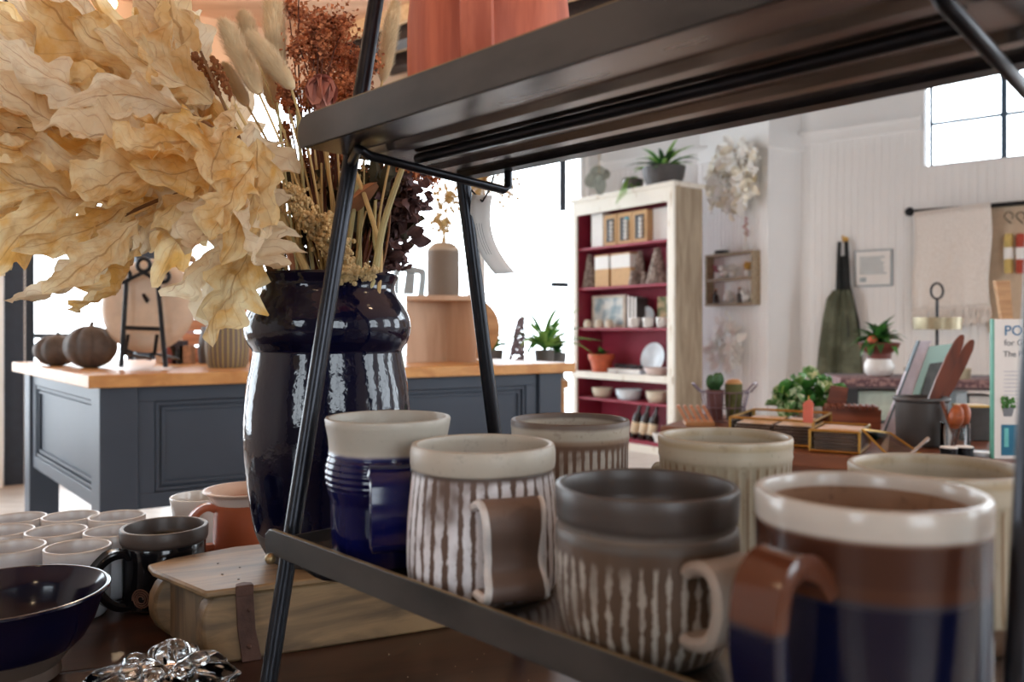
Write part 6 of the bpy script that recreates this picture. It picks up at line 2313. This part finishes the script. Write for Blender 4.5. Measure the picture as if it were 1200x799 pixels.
for i, (b, tp_, r, lb) in enumerate(stems_):
    Y = .83 + .012 * (i % 5)
    a0, a1 = P(*b, Y), P(*tp_, Y + .02)
    d = (a1 - a0)
    bt_ = a0 - d.normalized() * .07
    bt_.x = VX + (bt_.x - VX) * .7
    pts = smooth_path([bt_, a0, a0 + d * .5 + Vector((R.uniform(-.004, .004), 0, 0)), a1], 4)
    o = MB().tube([p - a0 for p in pts], [r * (1.05 - .35 * q / len(pts)) for q in range(len(pts))], 8).build('dry_stem', M_pstraw if i == 1 else (M_gstraw if i % 3 else M_straw), None, loc=a0)
    tag(o, lb, 'stem', 'dry stems in the vase')
for i in range(26):
    x = R.uniform(316, 470)
    Y = R.uniform(.85, .92)
    a0, a1 = P(345 + (x - 392) * .72 + 47, 330, Y), P(x + R.uniform(-12, 12), R.uniform(150, 245), Y + .02)
    if a1.x * F / a1.y + CX < 330 and R.random() < .4:
        a1 = P(x - 8, 215, Y)
    d = a1 - a0
    b_ = a0 - d.normalized() * .06
    b_.x = VX + (b_.x - VX) * .7
    pts = smooth_path([b_, a0, a0 + d * .5 + Vector((R.uniform(-.006, .006), 0, 0)), a1], 4)
    r = R.uniform(.0011, .0024)
    o = MB().tube([p - a0 for p in pts], [r * (1.05 - .4 * q / len(pts)) for q in range(len(pts))], 6).build('dry_stem', R.choice((M_gstraw, M_straw, M_straw, M_twig)), None, loc=a0)
    tag(o, 'thin dry stem crowded among others in the dark vase mouth', 'stem', 'thin dry stems crowded in the vase')
# pinkish bud half hidden behind the tray
c = P(377, 112, .86)
t = thing('dried_bud', 'dusty pink dried bud just left of the upper tray corner', 'dried flower', c)
for i in range(12):
    a = i * 2.4
    M = Matrix.Rotation(a, 4, 'Z') @ Matrix.Rotation(.2 + .06 * i, 4, 'X')
    MB().at(M).grid(lambda u, v: Vector(((u - .5) * .03 * sin(pi * (.1 + .8 * v)), .012 * sin(v * 2.4), -.016 + .036 * v)), 3, 4).build('petal', mat('dusty_pink', S(186, 126, 112), .7, var=.15) if i == 0 else bpy.data.materials['dusty_pink'], t, fix=False)
MB().tube(smooth_path([(0, 0, -.016), (.008, .0, -.08), Vector((VX + .01, VY, VTOP - .05)) - c]), .0014, 5).build('stem', M_straw, t)
# brown curled leaf near the rack leg
t = thing('curled_leaf', 'curled reddish-brown leaf beside the rack leg below the tray', 'dried leaf', P(418, 240, .86))
MB().grid(lambda u, v: Vector((-.012 + .034 * v, .008 * cos(u * 5), .026 * v - .004 + (u - .5) * .022 * sin(pi * (.1 + .85 * v)))), 5, 8).build('leaf', mat('red_brown_leaf', S(158, 108, 74), .7, var=.25, scale=30), t, fix=False)
MB().tube(smooth_path([(-.012, .0, -.004), (-.02, .01, -.05), Vector((VX, VY, VTOP - .05)) - P(418, 240, .86)]), .0012, 5).build('stem', M_straw, t)
bpy.context.view_layer.update()
